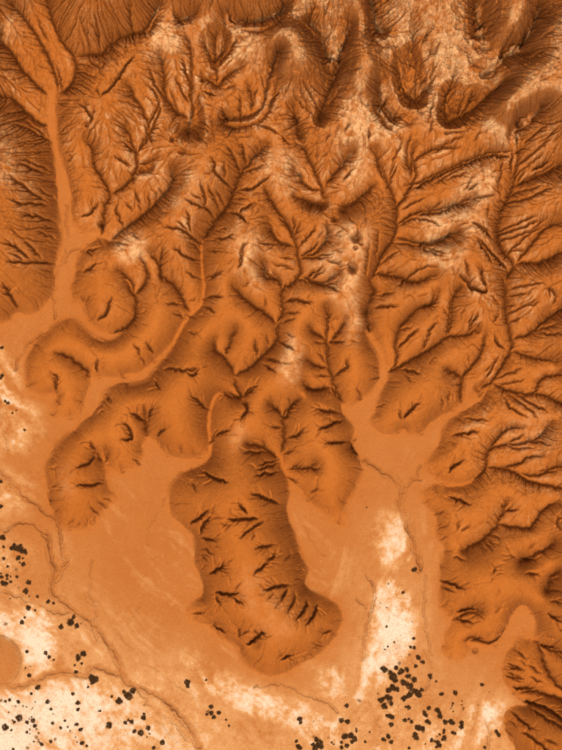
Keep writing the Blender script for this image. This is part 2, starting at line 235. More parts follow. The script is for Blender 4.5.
 (G_, '430,180 480,80', .7), (G_, '440,140 470,60', .6), (G_, '480,330 562,290', .7), (G_, '455,400 562,410', .6), (G_, '380,530 470,520', .8), (G_, '400,490 480,430', .5), (G_, '390,470 400,350', .6), (G_, '350,540 360,400', .5), (G_, '180,470 260,500', .9), (G_, '255,440 200,430', .6), (G_, '215,370 250,350', .6),
 (B_, '190,390 150,330 130,280', 1.0), (B_, '200,310 170,250 160,200', 1.0), (B_, '100,370 60,330 30,250', .9), (B_, '300,355 240,340', 1.1), (B_, '345,465 320,410', 1.4), (B_, '400,468 395,350', .8), (B_, '500,320 480,280', 1.2), (B_, '445,380 465,320', .9), (B_, '505,400 562,330', 1.0), (B_, '375,68 345,15', 1.8), (B_, '410,70 430,20', 1.2), (B_, '480,75 490,10', 1.0), (B_, '455,80 450,30', .9),
 (B_, '290,230 300,80', .6), (B_, '300,225 370,150 385,110', .9), (B_, '310,220 330,90', .6), (B_, '330,330 380,310', .7), (B_, '125,550 125,535', 1.8), (B_, '215,430 250,400', .7), (B_, '215,390 230,340', .9), (B_, '240,295 235,250', 1.2), (B_, '25,100 60,30', .9), (B_, '170,70 120,20', 1.0), (B_, '205,200 200,160', 1.4), (B_, '40,560 10,480', .7), (B_, '150,440 110,330', .6), (B_, '450,470 500,490 562,520', .9), (B_, '450,460 430,480', .8), (B_, '340,480 400,500', .8), (B_, '540,250 560,180', 1.4), (B_, '205,255 190,200', .8),
 (C_, '280,210 300,195', 1.4), (C_, '225,518 240,480', 1.0), (C_, '260,510 285,465', 1.5), (C_, '360,555 362,490', 1.4), (C_, '75,480 60,420', 1.8), (C_, '420,390 440,350', 1.0), (C_, '470,160 490,145', 1.8), (C_, '545,300 560,260', .7), (C_, '540,340 562,290', .7), (C_, '500,340 480,200', .6), (C_, '180,430 120,350 90,300', .7), (C_, '150,440 60,370', .6), (C_, '130,420 80,340', .6),
 (C_, '200,400 250,310', .8), (C_, '170,150 175,100', 1.4), (C_, '250,230 240,150', 1.6), (C_, '200,230 210,160', 1.0), (C_, '140,120 100,70', 1.2), (C_, '530,240 555,170', .7), (C_, '110,85 130,0', .9), (C_, '180,110 180,0', .5), (C_, '285,90 275,20', .6), (C_, '180,560 200,500', .7), (C_, '430,440 440,390', .8), (C_, '0,520 40,560', 1.0), (C_, '460,470 470,420', .8), (C_, '0,210 0,150', 1.2), (C_, '385,110 400,50', 1.4),
 (D_, '15,150 50,80', 1.2), (D_, '65,190 95,140', .8), (D_, '130,390 150,330', .7), (D_, '180,440 240,330', .7), (D_, '220,420 330,330', .6), (D_, '170,440 200,330', .6), (D_, '240,80 300,20', 1.2), (D_, '265,100 330,40', .9), (D_, '230,60 260,10', 1.2), (D_, '310,15 330,0', 1.6), (D_, '345,200 400,80', 1.0), (D_, '370,170 385,120', 1.4), (D_, '400,170 440,110', .9), (D_, '430,150 462,80', 2.4), (D_, '478,35 488,15', 2.4), (D_, '480,140 540,110', .9), (D_, '440,210 510,190', .9),
 (D_, '480,330 490,280', .7), (D_, '410,560 400,500', 1.8), (D_, '470,450 482,425', 1.6), (D_, '455,475 480,440', 1.4), (D_, '430,560 520,480', .7), (D_, '480,560 560,500', .6), (D_, '540,560 562,530', .9), (D_, '5,380 40,330', 1.2), (D_, '60,320 70,200', .6), (D_, '5,330 60,230', .6), (D_, '140,475 100,430', .6), (D_, '110,515 200,500', .7), (D_, '120,560 190,510', .8), (D_, '230,550 260,500', .8), (D_, '50,520 70,440', .6), (D_, '0,300 20,200', .6),
 (r_, '120,500 110,440 125,380', .8), (r_, '60,480 100,400', .6), (r_, '190,440 250,400', .7), (r_, '130,550 200,510 330,455 400,440', 1.1), (r_, '230,520 290,500', .6), (r_, '40,520 20,460', 1.0), (r_, '30,300 60,260', 1.2), (r_, '20,265 70,355', 1.4), (r_, '425,500 430,420', 1.0), (r_, '440,540 560,470', .8), (r_, '440,480 540,400', .7), (r_, '490,350 500,320', 1.4), (r_, '430,380 480,350', 1.4), (r_, '425,520 520,440', .6), (r_, '380,560 400,450', .7), (r_, '180,340 200,250', .6),(r_, '210,320 260,200', .7),
]

# small water tracks and cut banks on the flats
TRACK = [
 ('0,470 20,490 45,512 57,520 60,535 64,555 67,562 60,570 53,582', .8), ('46,534 50,544 52,562 55,568 53,582 53,594 60,598 68,606 82,615 92,624 98,630 112,651 120,665 125,682 142,688 162,699 179,715 190,729 200,748', 1.0),
 ('-30,585 0,591 14,594 36,603 46,608 57,613 68,612', .9), ('-30,684 0,684 21,686 32,681 46,675 60,672 71,673 85,677 89,670 100,667 110,672 118,675', .8),
 ('5,532 15,524 30,523 40,530 49,543 51,558', .7), ('365,460 385,473 395,479 403,489 399,503 405,520 413,543 420,570', 1.0), ('420,465 414,480 403,489', .8), ('421,480 412,479', .7),
 ('366,575 375,590 370,615 366,630 363,660', .9), ('357,599 366,608', .8), ('254,687 284,685 304,694 325,702 338,712', .7), ('48,331 35,338 22,352 15,370', .9), ('81,248 70,252 60,265 55,280 54,300 55,318', .7),
 ('66,205 68,240 66,262', .5), ('426,575 424,610 428,640 432,655', .6), ('60,528 62,545 64,560', .6), ('92,560 90,590 96,610 92,630', .6), ('165,498 160,510 150,525 148,545', .4), ('304,525 312,540 325,555', .4),
 ('105,412 85,432 60,445 52,452 48,462', .5), ('30,450 40,430 50,440', .4), ('0,395 2,420 8,450', .4), ('85,592 95,625 97,640', .5), ('140,606 110,650 150,700', .3), ('486,718 490,738 486,755', .8), ('370,700 380,740 360,755', .6), ('425,650 432,668 425,690', .6),
 ('98,600 120,635 150,665 200,700', .3), ('186,740 170,720 150,705 130,680', .6), ('180,742 160,722 140,708', .5), ('175,725 165,735 160,745 148,755', .5),
]
# swallow holes: x, y, radius, depth
PITS = [(86,124,2.2,9),(181,150,3.5,10),(147,164,6,14),(139,167,4,12),(322,203,5,12),(335,218,3.5,8),(357,237,5,14),(356,247,2.2,8),(353,267,5,14),(436,45,3.0,10),(428,82,6,10),(433,80,4,8),
 (465,88,2,5),(455,97,1.6,4),(449,129,2,5),(412,118,4,7),(403,135,2.2,6),(201,74,2,6),(196,97,2.5,8),(171,137,2.2,8),(255,643,7,7),(213,625,3,5),(476,652,3,4),(211,70,4,8),(540,4,3,10),(543,6,3,10),
 (95,31,2,4),(362,243,2,5),(310,201,6,10),(68,155,2,5),(67,158,2,5),(100,223,3,7),(522,116,4,8),(480,330,3,6),(481,389,5,6),(487,384,4,6),(368,310,5,8),(370,325,5,7),(385,290,8,6),(412,160,6,6)]

def dense(p, jit=0.0, step=1.0, seed=0):
    """Catmull-Rom through the points, with a little natural wander."""
    p = np.array(p, float)
    q = np.vstack([2*p[0]-p[1], p, 2*p[-1]-p[-2]])
    out = []
    for i in range(1, len(q)-2):
        n = max(2, int(np.hypot(*(q[i+1]-q[i])) / step))
        t = np.linspace(0, 1, n, endpoint=False)[:, None]
        a, b, c, d = q[i-1], q[i], q[i+1], q[i+2]
        out.append(.5*((2*b)+(-a+c)*t+(2*a-5*b+4*c-d)*t**2+(-a+3*b-3*c+d)*t**3))
    out.append(p[-1:]); o = np.vstack(out)
    if jit > 0 and len(o) > 4:
        r = np.random.default_rng(seed)
        n = r.normal(size=(len(o)+12, 2))
        kk = np.hanning(7); kk /= np.sqrt((kk**2).sum())
        n = np.stack([np.convolve(n[:, j], kk, 'same')[6:-6] for j in (0, 1)], 1)
        o[1:-1] += n[1:-1]*jit
    return o

# ------------------------------------------------------------------ coarse relief
def knots(pts, power=2.0, scale=1.0):
    P = np.array(pts, float)
    def f(x, y):
        x = np.asarray(x, float); y = np.asarray(y, float)
        num = 0; den = 0
        for (a, b, z) in P:
            wgt = 1.0/(((x-a)**2+(y-b)**2)/100.0+4.0)**power
            num = num+wgt*z; den = den+wgt
        return num/den*scale
    return f
# crest level the hills reach for (in ground pixels above the pan)
crest = knots([(15,230,15),(15,290,13),(20,150,19),(20,60,36),(60,40,46),(110,20,52),(160,30,58),(90,110,34),(75,150,28),(125,135,44),(160,150,46),(110,265,22),(92,295,16),(45,360,17),(70,385,16),(115,355,20),
 (60,480,16),(85,500,13),(125,455,14),(130,410,18),(180,430,17),(160,330,24),(230,320,24),(180,250,34),(240,240,36),(250,150,48),(300,130,56),(230,50,60),(290,30,66),(300,90,62),(360,60,72),(370,100,70),(330,210,46),(320,270,38),
 (260,390,20),(250,440,16),(320,330,32),(310,380,25),(330,440,20),(335,490,16),(350,370,27),(370,380,22),(200,510,12),(230,530,13),(260,520,13),(270,580,13),(300,620,13),(220,600,13),(265,650,12),(290,560,14),
 (345,250,48),(380,200,46),(450,190,52),(440,250,46),(470,180,52),(445,330,34),(420,390,22),(400,410,20),(500,350,36),(540,330,42),(540,250,50),(545,180,56),(540,130,66),(540,70,74),(500,20,76),(450,30,74),(400,15,74),(480,120,66),
 (470,440,26),(440,460,17),(530,430,34),(550,490,34),(500,510,21),(455,510,15),(460,580,14),(490,600,15),(455,640,12),(500,560,17),(545,570,18),(545,620,18),(530,680,18),(550,720,18),(480,640,11),(0,0,52),(562,0,78),(562,750,22),(430,130,58),(400,150,50)], 2.0, 2.3)
def base(x, y):
    """Level of the channel beds."""
    y = np.asarray(y, float); x = np.asarray(x, float)
    b = np.maximum(0, 380-y)*0.040+np.maximum(0, 200-y)*0.03
    b = b+np.maximum(0, x-430)*0.035*np.clip((620-y)/150, 0, 1)
    return b*np.clip((np.hypot(x-45, (y-330)*.35)-15)/110, .25, 1)
H_CAM = CAMZ/PX
STEEP = 1.3
def plan(pts, frac=0.35):
    """A point seen from the aircraft lies nearer the nadir the higher it stands."""
    p = np.array(pts, float)
    z = base(p[:, 0], p[:, 1]); z = z+frac*np.maximum(crest(p[:, 0], p[:, 1])-z, 0)
    s = (1-z*STEEP/H_CAM)[:, None]
    return (p-[281, 375])*s+[281, 375]

# ------------------------------------------------------------------ grid
DX = 0.65
X0, X1, Y0, Y1 = -26.0, 588.0, -28.0, 778.0
gx = np.arange(X0, X1, DX); gy = np.arange(Y0, Y1, DX)
gx = gx[:len(gx)//4*4]; gy = gy[:len(gy)//4*4]
NX, NY = len(gx), len(gy)
XX, YY = np.meshgrid(gx, gy)

def blur(a, r, n=3):
    """Repeated box blur, radius r cells."""
    r = int(r)
    if r < 1: return a
    for _ in range(n):
        for ax in (0, 1):
            p = np.pad(a, [(r+1, r) if i == ax else (0, 0) for i in (0, 1)], mode='edge')
            c = np.cumsum(p, axis=ax, dtype=np.float64)
            if ax == 0: a = (c[2*r+1:]-c[:-2*r-1])/(2*r+1)
            else: a = (c[:, 2*r+1:]-c[:, :-2*r-1])/(2*r+1)
    return a
def zoom(a, shape):
    ys = np.linspace(0, a.shape[0]-1, shape[0]); xs = np.linspace(0, a.shape[1]-1, shape[1])
    y0 = np.minimum(ys.astype(int), a.shape[0]-2); x0 = np.minimum(xs.astype(int), a.shape[1]-2)
    fy = (ys-y0)[:, None]; fx = (xs-x0)[None]
    fy = fy*fy*(3-2*fy); fx = fx*fx*(3-2*fx)
    r0 = a[y0]; r1 = a[y0+1]
    t0 = r0[:, x0]*(1-fx)+r0[:, x0+1]*fx; t1 = r1[:, x0]*(1-fx)+r1[:, x0+1]*fx
    return t0*(1-fy)+t1*fy
def noise(cell, octaves=3, gain=.5, seed=1):
    r = np.random.default_rng(seed); out = 0; amp = 1; tot = 0
    for o in range(octaves):
        n = max(cell/2**o, DX*1.01)
        sh = (int(NY*DX/n)+3, int(NX*DX/n)+3)
        out = out+amp*zoom(r.uniform(-1, 1, sh), (NY, NX)); tot += amp; amp *= gain
    return out/tot
def inside(poly):
    """Even-odd scan fill of a polygon on the grid."""
    p = np.array(poly); m = np.zeros((NY, NX), bool)
    nxt = np.roll(p, -1, 0)
    for j in range(NY):
        y = gy[j]
        c = (p[:, 1] <= y) != (nxt[:, 1] <= y)
        if not c.any(): continue
        xs = np.sort(p[c, 0]+(y-p[c, 1])/(nxt[c, 1]-p[c, 1])*(nxt[c, 0]-p[c, 0]))
        for a, b in zip(xs[::2], xs[1::2]):
            m[j, np.searchsorted(gx, a):np.searchsorted(gx, b)] = True
    return m
def stamp(p0, p1, reach, fn):
    """Call fn(window, distance, t) for the cells near a segment."""
    i0 = max(int((min(p0[0], p1[0])-reach-X0)/DX), 0); i1 = min(int((max(p0[0], p1[0])+reach-X0)/DX)+2, NX)
    j0 = max(int((min(p0[1], p1[1])-reach-Y0)/DX), 0); j1 = min(int((max(p0[1], p1[1])+reach-Y0)/DX)+2, NY)
    if i0 >= i1 or j0 >= j1: return
    x = gx[None, i0:i1]-p0[0]; y = gy[j0:j1, None]-p0[1]
    dx, dy = p1[0]-p0[0], p1[1]-p0[1]
    t = np.clip((x*dx+y*dy)/max(dx*dx+dy*dy, 1e-9), 0, 1)
    fn((slice(j0, j1), slice(i0, i1)), np.hypot(x-t*dx, y-t*dy), t)

t_start = time.time()
floor_poly = dense(dense(plan(FLOOR, 0.0), 1.0, 7.0, 2), .45, 1.5, 3)
floor = inside(floor_poly)
zfloor_all = base(XX, YY)

fixed = floor.copy()
zfix = np.where(floor, zfloor_all, 0.0)
netw = []                                    # points of the drainage net already laid, with their level
def near_level(p):
    if netw:
        a = np.array(netw); d = np.hypot(a[:, 0]-p[0], a[:, 1]-p[1]); k = d.argmin()
        if d[k] < 7: return a[k, 2]
    return float(base(p[0], p[1]))
def lay(pts, rise, w0, w1, jit, seed):
    p = dense(plan(pts, .05), jit, 1.0, seed)
    s = np.r_[0, np.cumsum(np.hypot(*np.diff(p, axis=0).T))]
    z0 = near_level(p[0])
    zc = crest(p[:, 0], p[:, 1]); zb = base(p[:, 0], p[:, 1])
    z = np.maximum(z0, 0)+np.maximum(zb-zb[0], 0)*.7+rise*s*(.35+.45*s/s[-1])
    z = np.minimum(z, z0+(zc-3-z0)*.9)
    z = np.maximum.accumulate(z)
    L = s[-1]
    for i in range(len(p)-1):
        wd = w0+(w1-w0)*s[i]/L
        def f(win, d, t, i=i, wd=wd):
            m = (d < max(wd, DX*.71)) & ~floor[win]
            fixed[win] |= m
            zz = zfix[win]; zz[m] = (z[i]+(z[i+1]-z[i])*t)[m]
        stamp(p[i], p[i+1], wd+1.5, f)
    netw.extend(zip(p[:, 0], p[:, 1], z))
    return p, z, s
for k, (pts, w0, w1) in enumerate(WASH): lay(pts, .02, w0, w1, .3, 50+k)
vlines = []
for k, (tile, s, rise) in enumerate(V):
    vlines.append(lay(T(tile, s), rise, .6, .5, .45, 100+k))

# ---- hills: screened diffusion from the beds up towards the crest level
north = np.clip((330-YY)/200, 0, 1)
east = np.clip((XX-400)/80, 0, 1)*np.clip((560-YY)/80, 0, 1)
up = np.maximum(north, east*.7)
lam = 30+up*8
Tm = crest(XX[::4, ::4], YY[::4, ::4]); Tm = zoom(Tm, (NY, NX))
Tm = 165*(1-np.exp(-Tm/62))
Tm = np.maximum(Tm+noise(46, 3, .55, 11)*(2.0+6*up), zfloor_all+6)

# table-tops of pale crust, standing high with sharp rims
PLATEAU = [T(q_, s) for s in (
 '286,8 304,20 316,40 320,54 308,66 296,60 280,60 270,45 268,28', '352,-40 368,-40 369,0 371,32 380,42 382,60 376,78 364,84 352,76 356,48 354,20',
 '506,58 528,56 545,49 562,39 610,30 610,100 562,97 540,94 530,101 510,110 504,94 511,80', '511,-40 536,-40 534,15 525,25 512,25', '544,12 562,0 610,-20 610,25 562,31 543,36 539,26',)]
plat = np.zeros((NY, NX), bool)
for k, pl in enumerate(PLATEAU): plat |= inside(dense(dense(plan(pl, 1.0), 1.6, 5.0, 340+k), .9, 1.0, 300+k))
plat = (blur(plat.astype(float), 4, 2)+noise(9, 3, .65, 15)*.55) > .5
plat &= ~(blur(fixed.astype(float), 2, 1) > .01)
ne = np.clip((150-YY)/60, 0, 1)*np.clip((XX-240)/60, 0, 1)
Tm = Tm*(1-ne)+np.minimum(Tm, 100+noise(24, 4, .6, 13)*22)*ne
zpl = Tm+5
lev = [4, 2, 1]
h = None
for f in lev:
    fx = fixed if f == 1 else fixed.reshape(NY//f, f, NX//f, f).any((1, 3))
    cnt = np.maximum(fixed.reshape(NY//f, f, NX//f, f).sum((1, 3)), 1)
    zf = (zfix*fixed).reshape(NY//f, f, NX//f, f).sum((1, 3))/cnt
    pm = blur(plat.astype(float), 1, 1).reshape(NY//f, f, NX//f, f).mean((1, 3))
    zp = zpl.reshape(NY//f, f, NX//f, f).mean((1, 3))
    t = Tm.reshape(NY//f, f, NX//f, f).mean((1, 3))
    l = lam.reshape(NY//f, f, NX//f, f).mean((1, 3))/(DX*f)
    t = t*(1-pm)+zp*pm; l = l*(1-pm)+9/(DX*f)*pm
    sc = 1/l**2
    h = t.copy() if h is None else zoom(h, t.shape)
    h[fx] = zf[fx]
    free = ~fx
    den = 4+sc; st = sc*t
    for it in range({4: 500, 2: 160, 1: 50}[f]):
        p = np.pad(h, 1, mode='edge')
        n = (p[:-2, 1:-1]+p[2:, 1:-1]+p[1:-1, :-2]+p[1:-1, 2:]+st)/den
        h = np.where(free, n, h)
print('relief', round(time.time()-t_start, 1))

# steep-walled amphitheatres eaten back into the high ground
BOWL = [('398,40 408,30 418,26 427,42 433,66 434,90 427,98 416,99 404,92 397,72', 30), ('446,72 456,68 470,74 486,70 504,80 508,84 494,94 480,106 466,116 450,119 443,108', 24), ('475,-30 510,-30 508,4 505,24 492,28 482,20 476,10', 28), ('501,54 508,42 514,26 519,34 526,36 536,14 541,4 543,8 537,32 526,44 524,54 514,53', 24),
 ('316,24 322,22 329,40 331,56 340,42 348,24 353,26 350,46 343,62 341,80 334,98 326,116 318,118 313,108 322,90 330,72 324,58', 24), ('204,14 212,10 224,14 230,26 228,42 216,58 208,56 206,42', 18), ('368,-30 376,-30 377,8 380,24 388,32 386,36 376,30 371,14', 20),
 ('375,90 380,84 384,98 390,108 396,120 392,122 384,112 378,104', 22), ('296,118 300,112 306,124 304,136 298,134', 14), ('226,10 248,16 272,12 290,-30 300,-30 284,8 272,18 254,21 236,18', 18), ('190,96 196,92 202,106 203,124 198,136 190,128 188,110', 10), ('214,104 226,114 244,116 260,106 268,82 276,58 281,60 275,84 268,106 256,118 236,122 222,120', 12),
 ('472,44 482,34 484,38 478,46', 12), ('474,46 494,44 494,52 480,52', 10), ('516,116 522,110 530,116 524,128 520,140 514,132', 14), ('534,108 540,104 541,112 534,118', 12)]
bowl_rim = np.zeros((NY, NX))
for k, (s_, d_) in enumerate(BOWL):
    b_ = inside(dense(dense(plan(T(q_, s_), .8), .8, 5.0, 400+k), .6, 1.2, 440+k))
    b_ = (blur(b_.astype(float), 2, 2)+noise(7, 3, .65, 480+k)*.35*(blur(b_.astype(float), 6, 1) > .02)) > .5
    js, is_ = np.where(b_.any(1))[0], np.where(b_.any(0))[0]
    w_ = (slice(max(js[0]-2, 0), js[-1]+3), slice(max(is_[0]-2, 0), is_[-1]+3)); m_b = b_[w_].copy(); dd = np.zeros(m_b.shape)
    for n_ in range(60):                       # walls fall away from the rim at a steady steep angle
        if not m_b.any(): break
        dd += m_b
        q_b = m_b.copy(); q_b[1:] &= m_b[:-1]; q_b[:-1] &= m_b[1:]; q_b[:, 1:] &= m_b[:, :-1]; q_b[:, :-1] &= m_b[:, 1:]
        if n_ % 2: q_b[1:, 1:] &= m_b[:-1, :-1]; q_b[:-1, :-1] &= m_b[1:, 1:]; q_b[1:, :-1] &= m_b[:-1, 1:]; q_b[:-1, 1:] &= m_b[1:, :-1]
        m_b = q_b
    fall = np.zeros((NY, NX)); fall[w_] = dd*DX
    bowl_rim = np.maximum(bowl_rim, np.clip(blur(b_.astype(float), 6, 2)*2.2, 0, 1)*~b_)
    h = h-blur(fall*1.5*(1+noise(12, 2, .5, 490+k)*.3), 1, 1)-b_*1.5
h = np.maximum(h, zfloor_all-22)

# gentle swells on the flats, and the low terrace at the left edge
h = h+np.where(floor, noise(60, 3, .5, 5)*.5, 0)
mound = np.clip(1-np.hypot((XX+4)/26, (YY-661)/27)**2.6, 0, 1)
h += mound**.6*4.5*floor
ter = inside(dense(T(q_, '-60,520 5,530 18,523 32,523 42,531 49,545 51,565 52,592 36,601 14,592 -60,582'), .5, 2))
h += blur(ter.astype(float), 2, 2)*1.3
pad = inside(dense(T(q_, '317,675 328,668 337,663 338,672 344,684 349,705 342,712 332,702 320,692'), .8, 2))
h += blur(pad.astype(float), 2, 2)*.8

# slopewash softens the foot of the hills into an apron, more in some places than others
bf = blur(floor.astype(float), 4, 2); bf = np.clip(bf*4*(1-bf), 0, 1)*np.clip(.55+noise(30, 2, .5, 16)*1.2, 0.1, 1)
h = h*(1-bf)+blur(h, 4, 2)*bf
# ------------------------------------------------------------------ carving
carve = np.zeros((NY, NX)); shoulder = np.zeros((NY, NX))
for nm, m in (('low', (YY > 440) & ~floor), ('mid', (YY > 250) & (YY < 400) & ~floor), ('up', (YY < 220) & ~floor)):
    sl = np.hypot(*np.gradient(h, DX))[m]; print('slope', nm, np.percentile(sl, [10, 30, 50, 70, 90]).round(2), 'h', np.percentile(h[m], [10, 50, 90]).round(1))
slope0 = np.hypot(*np.gradient(blur(h, 3, 2), DX))
def cut(p, br, depth, wide, down=False):
    s = np.r_[0, np.cumsum(np.hypot(*np.diff(p, axis=0).T))]; L = s[-1]
    u = s/L
    prof = np.minimum(1, (1-u)*L/9+.06)**.7*np.minimum(1, .15+u*L/9)
    if down: prof = np.maximum(.35, 1-u*.65)
    for i in range(len(p)-1):
        a0, a1 = prof[i], prof[i+1]
        def f(win, d, t, a0=a0, a1=a1):
            a = a0+(a1-a0)*t
            wv = np.maximum((.23*br+.36)*(.35+.65*a), .40)
            c = depth*a*np.exp(-(d/wv)**2)
            carve[win] = np.maximum(carve[win], c)
            sh = wide*a*np.exp(-d/(br*2.2+.5))
            shoulder[win] = np.maximum(shoulder[win], sh)
        stamp(p[i], p[i+1], br*6+2, f)
tails = []
for k, (tile, s, br) in enumerate(R):
    p = dense(plan(T(tile, s), .55), .55, 1.1, 700+k)
    cut(p, br, 4.5+7.5*br, .7+1.9*br)
    r = np.random.default_rng(k)                # short feeders fanning into the gully
    tails.append((p[0], br))
    L = len(p)
    if br >= 1.1:                               # the head of a gully splays out like a bird's foot
        for q in range(5):
            i = min(max(int(L*r.uniform(.4, .97)), 1), L-2); d = p[i+1]-p[i-1]
            a = math.atan2(d[1], d[0])+(-1)**q*r.uniform(.35, .85); ln = r.uniform(4, 9)*min(1.25, .6+.3*br)
            e = p[i]+ln*np.array([math.cos(a), math.sin(a)]); mid = p[i]+ln*.5*np.array([math.cos(a+.25*(-1)**q), math.sin(a+.25*(-1)**q)])
            cut(dense([p[i], mid, e], .25, 1.0, k*60+q), .75, 3.0+2.0*br, .7)
    for q in range(int(L/(4.5 if br < 1.1 else 3.0))):
        i = int(L*r.uniform(.25, .98)); i = min(max(i, 1), L-2)
        d = p[i+1]-p[i-1]; a = math.atan2(d[1], d[0])+r.choice([-1, 1])*r.uniform(.5, 1.0); ln = r.uniform(3, 11)*min(1.5, .5+.5*br)
        e = p[i]+ln*np.array([math.cos(a), math.sin(a)])
        cut(dense([p[i], (p[i]+e)/2+r.normal(size=2)*.5, e], .3, 1.2, k*50+q), .5, 1.6+2.2*br, .35+.25*br)
for k, (p, z, s) in enumerate(vlines):
    cut(p, .8, 8.0, 2.2)
# rainwater rills: from the foot of each slope they climb the steepest way up, wandering and forking
hs = blur(h, 4, 2); gyy, gxx = np.gradient(hs, DX)
rw = np.random.default_rng(77)
wob1, wob2 = noise(6, 2, .6, 71), noise(6, 2, .6, 72)
def climb(x, y, n, br, dep, fork=1, sign=1, wide=None):
    pts = []; d0 = None; brs = []
    for k in range(n):
        i, j = int((x-X0)/DX), int((y-Y0)/DX)
        if not (2 < i < NX-3 and 2 < j < NY-3): break
        g = np.array([gxx[j, i], gyy[j, i]])*sign; m = math.hypot(*g)
        if (m < .10 and k > 2) or (sign < 0 and k > 3 and fixed[j, i]): break
        d = g/max(m, 1e-6)+np.array([wob1[j, i], wob2[j, i]])*.9+rw.normal(size=2)*.18
        if d0 is not None: d = d+d0*1.1
        d = d/max(math.hypot(*d), 1e-6); d0 = d
        if not floor[j, i]: pts.append((x, y))
        if fork and k > 3 and rw.random() < .10: brs.append((x, y))
        x, y = x+d[0]*1.15, y+d[1]*1.15
    if len(pts) < 4: return
    cut(np.array(pts), br, dep, dep*.14 if wide is None else wide, sign < 0 or wide is not None)
    for (a, b) in brs:
        t = rw.choice([-1, 1])*2.0
        climb(a+t*(-d0[1]), b+t*d0[0], int(n*.5), br*.8, dep*.75, 0)
for (p0, b) in tails: climb(p0[0], p0[1], 26, .3+.1*b, .9+.5*b, 0, -1)     # each gully runs on as a thread to the foot of its slope
foot = [v[0] for v in vlines]
for p in foot:
    u0 = np.clip((330-p[len(p)//2, 1])/200, 0, 1)
    step = 7-2*u0
    k = rw.uniform(2, 6)
    while k < len(p)-2:
        i = int(k); t = p[min(i+2, len(p)-1)]-p[max(i-2, 0)]; t = t/max(math.hypot(*t), 1e-6)
        u = float(np.clip((340-p[i, 1])/180, 0, 1))
        for sd in (-1, 1):
            if rw.random() < .72:
                climb(p[i, 0]-t[1]*sd*1.5, p[i, 1]+t[0]*sd*1.5, int(rw.gamma(3.0, 3.0+2.6*u))+5, rw.uniform(.35, .75), rw.uniform(1.2, 3.2)*(.6+.6*u))
        k += rw.uniform(.6, 1.5)*step
k = 0.0
while k < len(floor_poly)-1:                    # hollows that scallop the foot of the hills into small side lobes
    x, y = floor_poly[int(k)]
    climb(x, y, int(rw.uniform(6, 15)), rw.uniform(1.0, 1.9), rw.uniform(.6, 1.6), 0, 1, rw.uniform(1.4, 3.4))
    k += rw.uniform(9, 26)
edge = floor_poly[::3]
for (x, y) in edge:
    if rw.random() < .75: climb(x, y, int(rw.gamma(3, 2.0))+4, rw.uniform(.3, .5), rw.uniform(.5, 1.7), 0)
nn = 0
while nn < 1500:                                # and on the high slopes
    x, y = rw.uniform(X0+4, X1-4), rw.uniform(Y0+4, 330)
    i, j = int((x-X0)/DX), int((y-Y0)/DX)
    if floor[j, i] or rw.random() > up[j, i]+.1: continue
    nn += 1
    climb(x, y, int(rw.gamma(3, 4.0))+5, rw.uniform(.3, .7), rw.uniform(1.2, 3.6), 1)
print('rills', round(time.time()-t_start, 1))
hills = (~floor).astype(float)
soft = blur(hills, 2, 2)
h -= (carve+shoulder)*np.clip(soft*1.3-.15, 0, 1)

# fringe of close-set runnels around the foot of the hills + rills from routed rainfall
stream_k = (0.38+0.80*up)
hh = h+noise(13, 4, .55, 21)*(.5+1.1*up)*soft+noise(2.2, 2, .6, 22)*.10*soft
hh[0] = hh[-1] = -5; hh[:, 0] = hh[:, -1] = -5
off = [(-1, -1), (-1, 0), (-1, 1), (0, -1), (0, 1), (1, -1), (1, 0), (1, 1)]
idx = np.arange(NY*NX).reshape(NY, NX)
keep = floor | fixed
CAPA = 400.0
for it in range(5):
    c = hh[1:-1, 1:-1]; best = np.zeros_like(c); rec = idx[1:-1, 1:-1].copy()
    for (dj, di) in off:
        d = math.hypot(dj, di)
        s = (c-hh[1+dj:NY-1+dj, 1+di:NX-1+di])/d*rng.uniform(.78, 1.22, c.shape)
        m = s > best
        best = np.where(m, s, best); rec = np.where(m, idx[1+dj:NY-1+dj, 1+di:NX-1+di], rec)
    R_ = idx.copy(); R_[1:-1, 1:-1] = rec
    order = np.argsort(-hh, axis=None, kind='stable').tolist()
    rl = R_.ravel().tolist(); acc = [1.0]*(NY*NX)
    for i in order:
        j = rl[i]
        if j != i: acc[j] += acc[i]
    A = np.minimum(np.array(acc), CAPA)
    f = (0.065*stream_k*np.where(keep, 0, 1)*np.clip(slope0*2.2-.25, 0, 1)*np.clip(2.6-slope0, .5, 1)).ravel()*np.sqrt(np.maximum(A-np.where(up > .3, np.where(slope0 > 1.2, 10, 22), 1.5).ravel(), 0))
    fl = f.tolist(); hl = hh.ravel().tolist()
    for i in reversed(order):
        j = rl[i]
        if j != i:
            hj = hl[j]; hi = hl[i]
            if hj < hi:
                q = fl[i]; hl[i] = (hi+q*hj)/(1+q)
    hh = np.array(hl).reshape(NY, NX)
    hh = np.where(keep, hh, hh*.86+.14*(np.roll(hh, 1, 0)+np.roll(hh, -1, 0)+np.roll(hh, 1, 1)+np.roll(hh, -1, 1))/4)
hh[0] = hh[1]; hh[-1] = hh[-2]; hh[:, 0] = hh[:, 1]; hh[:, -1] = hh[:, -2]
h = hh
print('rain', round(time.time()-t_start, 1))

